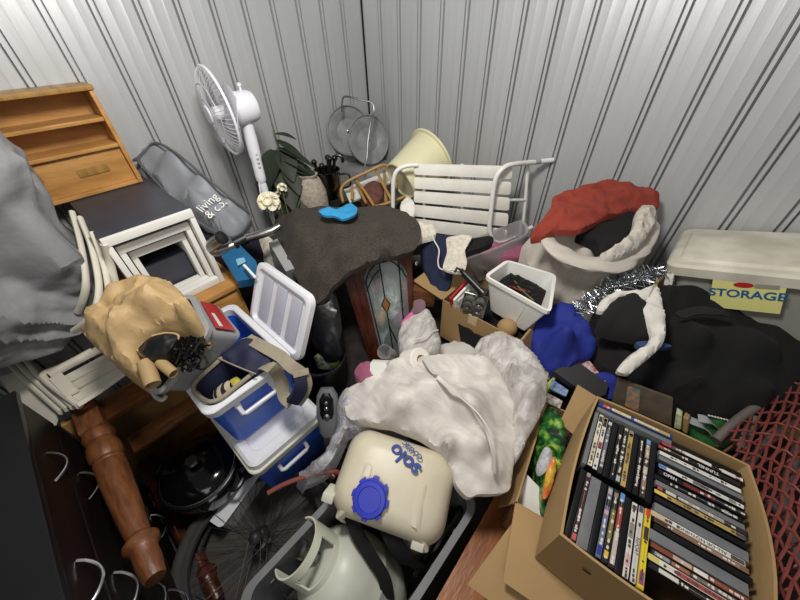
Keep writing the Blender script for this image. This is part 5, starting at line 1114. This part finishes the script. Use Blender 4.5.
slab('navy_case', [(552, 379, .615), (569, 390, .605), (566, 397, .59), (550, 389, .60)], .03, mat('navy_case_print', '2a3560', .35, var=.6, vs=45, col2='8fa9c8'), 'navy blue printed case lying beside the acid yellow one', 'case')
slab('white_case', [(548, 393, .59), (563, 401, .58), (560, 409, .56), (546, 402, .57)], .03, mat('white_case_print', 'd9d4cb', .4, var=.6, vs=60, col2='6a625a'), 'white printed case lying below the navy one', 'case')
slab('leopard_book', [(534, 361, .63), (548, 371, .63), (549, 380, .61), (538, 374, .61)], .02, mat('animal_print', 'b9a88a', .6, var=.8, vs=70, col2='2a241e'), 'patterned brown book between tulle bundle and blue cloth', 'book')
P_ = [W(618, 379, .745), W(673, 399, .735), W(671, 426, .63), W(612, 402, .64)]
tb = thing('picture_board', 'brown picture board with a colourful printed strip, standing behind the DVD carton', 'picture', P_[3])
n = (P_[1] - P_[0]).cross(P_[3] - P_[0]).normalized(); n = n if n.dot(CAMP - P_[0]) > 0 else -n
bm = B(); panel(bm, P_, .012, 1 if n.dot((P_[1] - P_[0]).cross(P_[2] - P_[0])) > 0 else -1); part('board', bm, mat('brown_board', '6b5c48', .6, var=.35, vs=22, col2='544c44'), tb)
def pb(u, v): return P_[0].lerp(P_[1], u).lerp(P_[3].lerp(P_[2], u), v) + n * .0015
bm = B(); panel(bm, [pb(.20, .12), pb(.42, .10), pb(.46, .95), pb(.22, .95)], .001); part('printed_strip', bm, mat('colour_print', 'c78a4a', .4, var=.9, vs=50, col2='5a7a84'), tb)
slab('green_book', [(676, 413, .67), (682, 416, .67), (681, 430, .61), (674, 428, .61)], .03, mat('lime_print', '9bb04a', .5, var=.7, vs=60, col2='e2e2d0'), 'lime green book spine standing right of the picture board', 'book')
slab('brown_book', [(683, 417, .67), (688, 420, .67), (687, 434, .61), (682, 431, .61)], .03, CARD, 'brown book standing right of the lime green spine', 'book')
hp2('green_bag', [(688, 424, .62), (704, 417, .645), (722, 420, .65), (748, 427, .65), (752, 436, .63), (738, 445, .60), (716, 447, .59), (698, 440, .59)], GREENPL, 'green plastic bag in the gap under the black coat', 'bag', drop=.1, dome=.02, wr=.014, wf=14, res=.011, seed=101)
for k, (a, b) in enumerate((((690, 420, .65), (712, 438, .62)), ((698, 418, .66), (716, 428, .64)))):
    bm = B(); ribbon(bm, [W(*a), W(*a).lerp(W(*b), .5) + V((0, 0, .015)), W(*b)], .028, .003, V((1, -.6, 0)), 5); single('grey_strap', bm, GREYPL, ['wider grey strap crossing the green plastic bag', 'short grey strap behind, tucked under the black coat hem'][k], 'strap')
bm = B()
for i in range(14):
    p = W(709 + 3 * i, 415.5 + .75 * i, .668); box(bm, -.003, .003, -.002, .002, -.001, .002, TR(p))
single('zip_teeth', bm, PAPER, 'row of white zip teeth along the hem of the black coat', 'zip', kind='stuff')
# ---- wooden board below the boxes
bm = B(); p = [W(505, 478, .30), W(436, 600, .30)]; d = (p[1] - p[0]).normalized(); r_dir = V((-d.y, d.x, 0)); r_dir = r_dir if r_dir.x > 0 else -r_dir
panel(bm, [p[0] - d * .35, p[1] + d * .35, p[1] + d * .35 + r_dir * .75, p[0] - d * .35 + r_dir * .75], .03, 1 if (d.cross(r_dir)).z > 0 else -1)
t = single('wooden_table_board', bm, ORWOOD, 'orange brown wooden board under the cardboard boxes, right of the grey tub', 'board')
bm = B(); q0 = p[0] - d * .3 + r_dir * .08; q1 = p[1] + d * .3 + r_dir * .68
for (ox, oy) in ((.1, .02), (.1, .62), (.85, .02), (.85, .62)):
    pass
box(bm, min(q0.x, q1.x), max(q0.x, q1.x), min(q0.y, q1.y), max(q0.y, q1.y), .003, .268, bev=.004); single('plain_chest', bm, MAHOG, 'low dark wooden chest underneath the orange board', 'chest')
# ---- big cardboard box with open flaps
ZB = .555; A = W(515, 503, ZB); Bc = W(546, 402, ZB); vv = (A - Bc).normalized(); uu = V((-vv.y, vv.x, 0)); uu = uu if uu.x > 0 else -uu
vlen = (A - Bc).length; ulen = .60; zb = .303
def bb(u_, v_, z): return Bc + uu * u_ + vv * v_ + V((0, 0, z - ZB))
t = thing('shopping_box', 'big cardboard box with open flaps holding a green patterned bag', 'cardboard box', bb(.3, vlen / 2, zb))
bm = B(); th = .006
for (u0, u1, v0, v1) in ((0, th, 0, vlen), (ulen - th, ulen, 0, vlen), (0, ulen, 0, th), (0, ulen, vlen - th, vlen)):
    vs = [bb(u0, v0, zb), bb(u1, v0, zb), bb(u1, v1, zb), bb(u0, v1, zb)]; vt = [x + V((0, 0, ZB - zb)) for x in vs]; loft(bm, [vs, vt])
loft(bm, [[bb(0, 0, zb), bb(ulen, 0, zb), bb(ulen, vlen, zb), bb(0, vlen, zb)], [bb(0, 0, zb + th), bb(ulen, 0, zb + th), bb(ulen, vlen, zb + th), bb(0, vlen, zb + th)]]); part('body', bm, CARD, t)
bm = B(); panel(bm, [bb(0, vlen, ZB), bb(ulen, vlen, ZB), bb(ulen - .01, vlen + .20, ZB - .03), bb(.03, vlen + .205, ZB - .02)], .005); part('flap', bm, CARD, t, 'front flap folded out')
bm = B(); panel(bm, [bb(0.02, vlen + .02, ZB - .012), bb(ulen, vlen + .02, ZB - .012), bb(ulen, vlen + .25, ZB - .10), bb(-.05, vlen + .25, ZB - .085)], .005); part('flap', bm, CARD, t, 'lower front flap')
bm = B(); panel(bm, [bb(0, .0, ZB), bb(0, vlen, ZB), bb(-.035, vlen - .02, ZB - .16), bb(-.035, .03, ZB - .16)], .005, -1); part('flap', bm, CARD, t, 'left flap hanging down')
fl = [W(560, 423, .60), W(578, 385, .68), W(597, 397, .70), W(575, 436, .60)]
bm = B(); panel(bm, fl, .005); part('flap', bm, CARD, t, 'back flap standing up')
# green patterned shopping bag and white paper in it
GRP = mat('green_print', '23702b', .45, var=1, vs=26, col2='0f2a14')
rpn = [x for x in GRP.node_tree.nodes if x.type == 'VALTORGB'][0]
e = rpn.color_ramp.elements.new(.72); e.color = (*lin('b5c94a'), 1); rpn.color_ramp.elements[1].position = .52; rpn.color_ramp.elements[0].position = .42
hp2('green_shopping_bag', [(536, 470, .50), (535, 445, .53), (540, 420, .56), (548, 407, .59), (556, 410, .61), (563, 425, .61), (566, 442, .60), (561, 465, .58), (556, 490, .55), (552, 514, .53), (543, 514, .51), (538, 495, .50)], GRP, 'glossy green leaf patterned shopping bag inside the big cardboard box', 'shopping bag', inner=[(550, 450, .60)], drop=.12, dome=.025, dw=.04, wr=.03, wf=14, ang=1.3, an=3, res=.009, seed=103)
hp2('orange_wrapper', [(548, 464, .615), (554, 457, .62), (556, 470, .61), (549, 494, .59), (543, 498, .58), (545, 480, .60)], mat('orange_wrap', 'd0562c', .4, var=.5, vs=30, col2='c9a93a'), 'orange and yellow wrapper on the green shopping bag', 'wrapper', drop=.02, dome=.015, wr=.014, wf=20, res=.008, seed=7)
hp2('white_wrapper', [(537, 465, .60), (544, 448, .62), (551, 450, .63), (552, 460, .62), (545, 472, .61), (539, 474, .60)], PLBAG, 'clear white wrapper on the green shopping bag', 'wrapper', drop=.02, dome=.015, wr=.012, wf=18, res=.008, seed=8)
slab('white_card', [bb(.012, vlen - .12, .53), bb(.10, vlen - .10, .50), bb(.13, vlen - .012, .47), bb(.012, vlen - .012, .47)], .003, PAPER, 'white card lying in the front corner of the big cardboard box', 'card')
hp2('black_bag', [(566, 440, .585), (575, 432, .59), (572, 470, .57), (560, 512, .54), (554, 520, .52), (556, 490, .54)], BLACKPL, 'black plastic bag squeezed between the green bag and the DVD carton', 'bag', drop=.15, dome=.02, wr=.012, wf=14, res=.010, seed=9)
# ---- DVD carton
ZD = .80; T0 = W(597, 396, ZD); T1 = W(752, 466, ZD); du = (T1 - T0); du.z = 0; du.normalize(); dv = V((du.y, -du.x, 0)); UL = .385; VL = .455; zb2 = .562
def dd(u_, v_, z): return T0 + du * u_ + dv * v_ + V((0, 0, z - ZD))
t = thing('dvd_carton', 'open cardboard carton packed with DVD cases, on top of the bigger box', 'carton', dd(UL / 2, VL / 2, zb2)); DC = t
DM = axes(dd(0, 0, 0), du, -dv)    # local x along u, local y against v
bm = B(); th = .006
def wallseg(pts_out, off):      # curved wall
    pass
N = 12; outer = []; 
for i in range(N + 1): outer.append((0 - .004 * math.sin(PI * i / N), VL * i / N))
ring = []
for (c0, c1, bow) in (((0, 0), (0, VL), (-.012, 0)), ((0, VL), (UL, VL), (0, .014)), ((UL, VL), (UL, 0), (.03, 0)), ((UL, 0), (0, 0), (0, -.006))):
    for i in range(10):
        f = i / 10; s = math.sin(PI * f); ring.append((c0[0] + (c1[0] - c0[0]) * f + bow[0] * s, c0[1] + (c1[1] - c0[1]) * f + bow[1] * s))
cu_, cv_ = UL / 2, VL / 2
def rr_(off, z, bowf=1.): return [dd(u_ + (off if u_ > cu_ else -off) * (1 if abs(u_ - cu_) > UL * .45 else 0), v_ + (off if v_ > cv_ else -off) * (1 if abs(v_ - cv_) > VL * .45 else 0), z) for u_, v_ in ring]
loft(bm, [rr_(0, zb2), rr_(0, ZD), rr_(-.006, ZD), rr_(-.006, zb2 + .006)]); part('body', bm, CARD, t)
bm = B(); M = axes(dd(.085, VL + .0145, .735), du, V((0, 0, 1))); lathe(bm, [(.010, 0), (.010, .001)], M @ TR(0, 0, -.0005) @ Matrix.Diagonal((1, .45, 1, 1)), 14); box(bm, .10, .20, -.004, .003, -.001, .001, M); part('tear_marks', bm, DARKGAP, t)
DVDN = [0]
CASEB = mat('dvd_case_black', '0f0f10', .35, var=.1); CASEG = mat('dvd_case_clear', '77777a', .25, var=.25, vs=14)
MC = {}
def cm(c):
    if c not in MC: MC[c] = mat('print_' + c, c, .4, var=.06)
    return MC[c]
INKD = mat('dark_ink', '26221f', .6, var=0); INKR = mat('red_ink', '8e2a26', .6, var=0); INKG = mat('grey_ink', 'a9a69f', .6, var=0)
INKS = {'w': INKW, 'd': INKD, 'r': INKR, 'b': LABBLUE, 'g': INKG, 'y': YELLAB}
def dvd(u0, v0, alongv, w, L_, ztop, depth, case, spine, title, ink, label, marks=(), flip=False, spw=.8):
    """one DVD standing spine up; marks: (start, end, colour) patches along the spine; title: word or None"""
    if alongv: M = axes(dd(u0 + w / 2, v0 + L_ / 2, ztop), dv, du)
    else: M = axes(dd(u0 + L_ / 2, v0 + w / 2, ztop), du, -dv)
    if M.col[2].z < 0: M = axes(M.translation, M.col[0].xyz, -M.col[1].xyz)
    t = thing('dvd_case', label, 'DVD', (0, 0, 0), 'DVD cases in the carton', M)
    bm = B(); box(bm, -L_ / 2, L_ / 2, -w / 2 + .0004, w / 2 - .0004, -depth, 0, M, .0012); part('case', bm, case, t)
    if spine:
        bm = B(); box(bm, -L_ / 2 + .003, L_ / 2 - .003, -w / 2 * spw, w / 2 * spw, .0001, .0007, M); sp = part('spine_sheet', bm, cm(spine), t)
        for a, b, c in marks:
            bm = B(); box(bm, -L_ / 2 + L_ * a, -L_ / 2 + L_ * b, -w * .33, w * .33, .0007, .0011, M); part('spine_mark', bm, cm(c), sp)
        DVDN[0] += 1; rn = random.Random(DVDN[0]); lum = sum(lin(spine)); pc = 'cfcac0' if lum < .75 else '4c443e'
        xx = -L_ / 2 + L_ * rn.uniform(.05, .2); end = L_ / 2 - .012; segs = []
        while xx < end:
            wd = rn.uniform(.003, .009)
            if rn.random() < .72 and not (title and abs(xx + L_ / 2 - L_ * title[0]) < .05): segs.append((xx, xx + wd, -w * rn.uniform(.1, .26), w * rn.uniform(.08, .26)))
            xx += wd + rn.uniform(.0008, .003) + (rn.uniform(.01, .03) if rn.random() < .15 else 0)
        rg = []
        for x0_, x1_, y0_, y1_ in segs:
            for xa, ya, yb_ in ((x0_ - .00005, -w * .012, w * .012), (x0_, y0_, y1_), (x1_, y0_, y1_), (x1_ + .00005, -w * .012, w * .012)): rg.append([M @ V((xa, ya, .0011)), M @ V((xa, yb_, .0011)), M @ V((xa, yb_, .0014)), M @ V((xa, ya, .0014))])
        if segs: part('spine_print', loft(B(), rg), cm(pc), sp)
        if title:
            x, word, size = title; Mt = M @ TR(-L_ / 2 + L_ * x, 0, .0009) @ (RZ(PI) if flip else Matrix()); lettering(word, size, INKS[ink], sp, Mt, 'title', .0002, 1.0)
    return t
D_ = .20; Z1 = .782
# back rows: wide cases lying along the back wall
y = .012
dvd(.012, y, False, .016, .20, Z1 + .012, D_, cm('24386e'), '1d3a7c', None, 'w', 'blue boxed DVD set along the back wall of the carton', ((.06, .16, 'b9503c'), (.2, .45, 'c9b878'), (.5, .96, 'b59a5c'))); y += .0165
dvd(.012, y, False, .0145, .20, Z1 + .006, D_, CASEG, None, None, 'w', 'clear grey empty DVD case right in front of the blue boxed set'); y += .0155
# upper left row, spines along v
UPP = [(.012, CASEG, None, (), 'clear DVD case leaning on the left carton wall, upper row'), (.0135, CASEB, 'd8d2bc', ((.05, .16, '3b3a34'), (.55, .9, 'bdb59c')), 'cream DVD spine next to the left carton wall, upper row'), (.0135, CASEB, 'd5d2cc', ((.03, .2, '2c2a24'), (.02, .08, 'd8b838'), (.5, .62, 'b04a50')), 'white DVD spine with a yellow top, upper left row'), (.0135, CASEB, '2c2a30', ((.04, .1, 'c8c8c8'), (.2, .9, '6a6670')), 'dark DVD spine with grey lettering marks, upper left row'), (.0145, CASEB, None, (), 'first plain black DVD case in the upper left row'), (.013, CASEB, '1a1716', (), 'second plain black DVD case in the upper left row, duller'), (.0135, CASEB, '2e2c26', ((.02, .07, 'b5b09c'), (.88, .97, '9fb0b8')), 'dark DVD spine with a pale figure at its foot, upper left row'), (.0145, CASEB, 'b79c5c', ((.0, .12, '8a8378'), (.06, .1, 'c9b6a0'), (.3, .5, '8f7a44')), 'gold DVD spine in the upper left row'), (.0145, CASEB, None, (), 'plain black DVD case right of the gold spine'), (.0135, CASEB, '17120f', (), 'very dark brown DVD spine in the upper left row'), (.0145, CASEB, '3a3630', ((.02, .1, '6fa0d0'), (.12, .35, 'a08a70'), (.5, .62, 'bca890'), (.72, .85, '8c7460')), 'DVD spine with a blue tab and photo strip, upper left row'), (.0145, CASEB, None, (), 'black DVD case against the sideways stack, upper row')]
x = .010; vstart = .044
for w_, cs, sp, mk, lb in UPP:
    dvd(x, vstart + .012 * (x / .17) ** 1, True, w_, .19, Z1 - .004 + .003 * math.sin(x * 90), D_, cs, sp, None, 'w', lb, mk); x += w_ + .0006
LOW = [(.0145, CASEB, None, None, (), 'black DVD case in the lower row against the left carton wall'), (.0135, CASEB, '3a2226', None, ((.0, .06, '9a8c80'), (.90, .98, 'c05a58')), 'dark maroon DVD spine in the lower left row'), (.026, CASEG, None, None, (), 'wide clear grey DVD case in the lower left row'), (.0145, CASEB, None, None, (), 'black DVD case right of the wide clear one'), (.0135, CASEB, '5c6a80', None, ((.04, .12, 'a8a49c'), (.2, .3, '1c1c20'), (.36, .42, 'c09a90'), (.84, .95, '2d3a8c')), 'steel blue DVD spine in the lower left row'), (.0135, CASEB, '2a251c', None, ((.05, .12, '8a7c60'), (.3, .7, '7a6c3c'), (.85, .93, 'c9a834')), 'brown DVD spine with a gold figure two, lower left row'), (.0145, CASEB, '332a28', None, ((.0, .12, '5a8cc0'), (.2, .5, 'a03c38'), (.55, .95, 'b8a8a0')), 'DVD spine with red and white lettering marks, lower left row'), (.0145, CASEB, None, None, (), 'plain black DVD case in the middle of the lower row'), (.0145, CASEB, 'cfc9c0', None, ((.05, .11, '55504c'), (.3, .5, '8a8078'), (.7, .85, 'c9a0a0')), 'white DVD spine in the lower row'), (.0135, CASEB, 'c6c2bc', (.55, 'REPORT', .0115), ((.02, .1, '4a4868'),), 'pale DVD spine reading REPORT in the lower row'), (.0145, cm('b8a02c'), 'd6c02e', None, ((.0, .10, 'c0402c'), (.25, .42, '3a3420'), (.8, .95, '8a4a78')), 'bright yellow DVD in the lower row')]
x = .012; vlow = .252
for w_, cs, sp, ti, mk, lb in LOW:
    dvd(x, vlow + .010 * (x / .17), True, w_, .188, Z1 - .006 + .003 * math.sin(x * 70 + 1), D_, cs, sp, ti, 'd', lb, mk); x += w_ + .0006
# right stack, spines along u
RGT = [(.0145, CASEB, None, None, '', (), 'black DVD case at the very back of the right stack'), (.0145, CASEB, '5a4038', None, '', ((.0, .12, 'a8484c'), (.15, .3, '5c4c44'), (.3, .98, 'd8d4cc'), (.62, .74, '2a2624'), (.9, .95, 'a04040')), 'DVD with a red tab and white strip, second in the right stack'), (.0145, CASEB, '221e1c', (.62, 'TUNNEL', .0125), 'w', ((.0, .1, 'a04a4a'),), 'dark DVD spine reading TUNNEL in the right stack'), (.0135, CASEG, 'dcd9d2', None, '', (), 'plain white DVD spine in the right stack'), (.0145, CASEG, None, None, '', (), 'clear grey DVD case below the plain white spine'), (.0145, CASEB, None, None, '', (), 'black DVD case between the two white spines of the right stack'), (.0135, CASEB, 'd3d1cb', None, '', ((.0, .1, '4a7ab8'), (.42, .6, '6a6660'), (.82, .9, '8c8478')), 'white DVD spine with a blue square in the right stack'), (.0155, CASEB, '1c1616', (.14, 'OPEN', .012), 'w', ((.3, .66, '6e2a2a'),), 'dark DVD spine reading OPEN in the right stack'), (.0145, CASEB, '151416', None, '', ((.62, .7, '5a5460'), (.8, .86, '88848a')), 'black DVD below the spine reading OPEN'), (.0145, CASEG, None, None, '', (), 'clear grey DVD case in the middle of the right stack'), (.0135, CASEB, '2c2826', None, '', ((.0, .06, 'b04a48'), (.1, .22, 'c8c2b8'), (.25, .75, '9a958c')), 'DVD with a line of white lettering marks, right stack'), (.0135, CASEB, 'b39a58', None, '', ((.0, .15, 'd2bc5c'), (.25, .5, 'a08858'), (.9, 1., '4a4450')), 'tan gold DVD spine in the right stack'), (.0145, CASEB, None, None, '', (), 'black DVD case under the tan gold spine'), (.024, CASEG, None, None, '', (), 'thick clear grey DVD case above the spine reading ALL OR NOTHING'), (.0155, CASEG, 'd8d5cc', (.56, 'ALL OR NOTHING', .0115), 'd', ((.0, .24, 'c0ae8c'), (.85, .98, '5a4a40')), 'white DVD spine reading ALL OR NOTHING'), (.0135, CASEB, '7e5c46', None, '', ((.02, .2, '4a342a'), (.6, .9, '8e7060')), 'tan brown photo DVD spine under the ALL OR NOTHING one'), (.0145, CASEB, None, None, '', (), 'black DVD case over the last clear ones in the right stack'), (.026, CASEG, None, None, '', (), 'thick clear DVD case with a pink mark near the front'), (.0145, CASEB, '7c4430', None, '', ((.25, .44, 'b8a090'), (.46, .6, 'dcd9d4')), 'rust red DVD spine with a white tab near the front'), (.0135, CASEB, '3a342e', None, '', ((.04, .2, '8a888a'), (.22, .4, '8c5c40'), (.45, .9, '6a645c')), 'dark DVD with small photo marks near the front'), (.0165, CASEB, 'd4cfc2', None, '', ((.0, .12, 'c9b85c'), (.3, .85, 'a04a48')), 'white DVD spine with red lettering marks, front of the right stack'), (.0145, CASEB, '242020', None, '', ((.1, .3, 'c8c4bc'),), 'black DVD at the front end of the right stack')]
v = .022
for i, (w_, cs, sp, ti, ink, mk, lb) in enumerate(RGT):
    dvd(.187 + .004 * math.sin(i * 2.1), v, False, w_, .19, Z1 - .003 + .004 * math.sin(i * 1.3), D_, cs, sp, ti, ink or 'w', lb, mk, flip=bool(ti and ti[1] != 'OPEN')); v += w_ + .0014 + (.0012 if i % 3 == 0 else 0)
# ---- red coated mesh over grey pipes
CAGE0 = V((2.60, -.93, .42))
t = thing('mesh_trap', 'rusty red wire mesh trap over grey pipes, right of the DVD carton', 'trap', CAGE0)
bm = B()
for pts in ([(716, 440, .66), (740, 418, .70), (775, 395, .73), (815, 370, .76)], [(738, 448, .66), (748, 432, .68), (756, 418, .70)], [(745, 470, .58), (765, 440, .62), (800, 415, .64), (830, 400, .65)], [(770, 500, .5), (790, 530, .5), (812, 600, .5)], [(800, 440, .6), (785, 500, .55), (800, 560, .5)]):
    b2 = B(); tube(b2, [W(*p) for p in pts], .014, 12, sub=6); part('pipe', b2, PIPEG, t)
bm.free(); bm = B()
c00, c10, c01, c11 = W(725, 432, .68), W(830, 355, .80), W(775, 640, .72), W(880, 640, .82)
def cage(u_, v_):
    p = c00.lerp(c10, u_).lerp(c01.lerp(c11, u_), v_); return p + V((0, 0, .05 * math.sin(PI * min(max(v_, 0), 1)) * (1 - .3 * u_) + .02 * noise.noise(V((u_ * 4, v_ * 4, 3)))))
NU, NV = 8, 12
for i in range(-NV, NU + 1):
    for s in (1, -1):
        pts = []
        for k in range(NV * 2 + 1):
            v_ = k / (2 * NV); uu_ = (i + (k / 2 if s == 1 else NV - k / 2)) / NU
            if -.0 <= uu_ <= 1.0: 
                wv_ = .004 * (1 if (k % 2) == 0 else -1) * s; pts.append(cage(uu_ + .012 * (1 if k % 2 else -1) * s * 0, v_) + V((0, 0, wv_)))
        if len(pts) > 2: tube(bm, pts, .0036, 6, sub=2)
part('wire_mesh', bm, REDWIRE, t)
bm = B()
for k in range(30):
    v_ = (k + .5) / 30
    if k % 2: tube(bm, [cage(x_ / 10, v_) - V((0, 0, .05 + .02 * math.sin(k))) for x_ in range(11)], .0035, 5)
part('lower_mesh', bm, REDWIRE, t)
hp2('brown_tarp', [(748, 445, .40), (800, 410, .46), (860, 400, .5), (900, 560, .45), (880, 640, .42), (790, 640, .36), (775, 560, .36)], mat('dark_maroon_canvas', '3a2420', .9, var=.4, vs=9), 'dark maroon canvas underneath the red mesh trap', 'canvas', drop=.3, dome=.02, wr=.02, res=.025, seed=111)
# ------------------------------------------------------------------ lettering becomes mesh
for o in [o for o in SC.objects if o.type == 'FONT']:
    me = bpy.data.meshes.new_from_object(o); n = bpy.data.objects.new('tmp', me); COL.objects.link(n)
    n.parent = o.parent; n.matrix_basis = o.matrix_basis.copy(); nm = o.name; bpy.data.objects.remove(o); n.name = nm
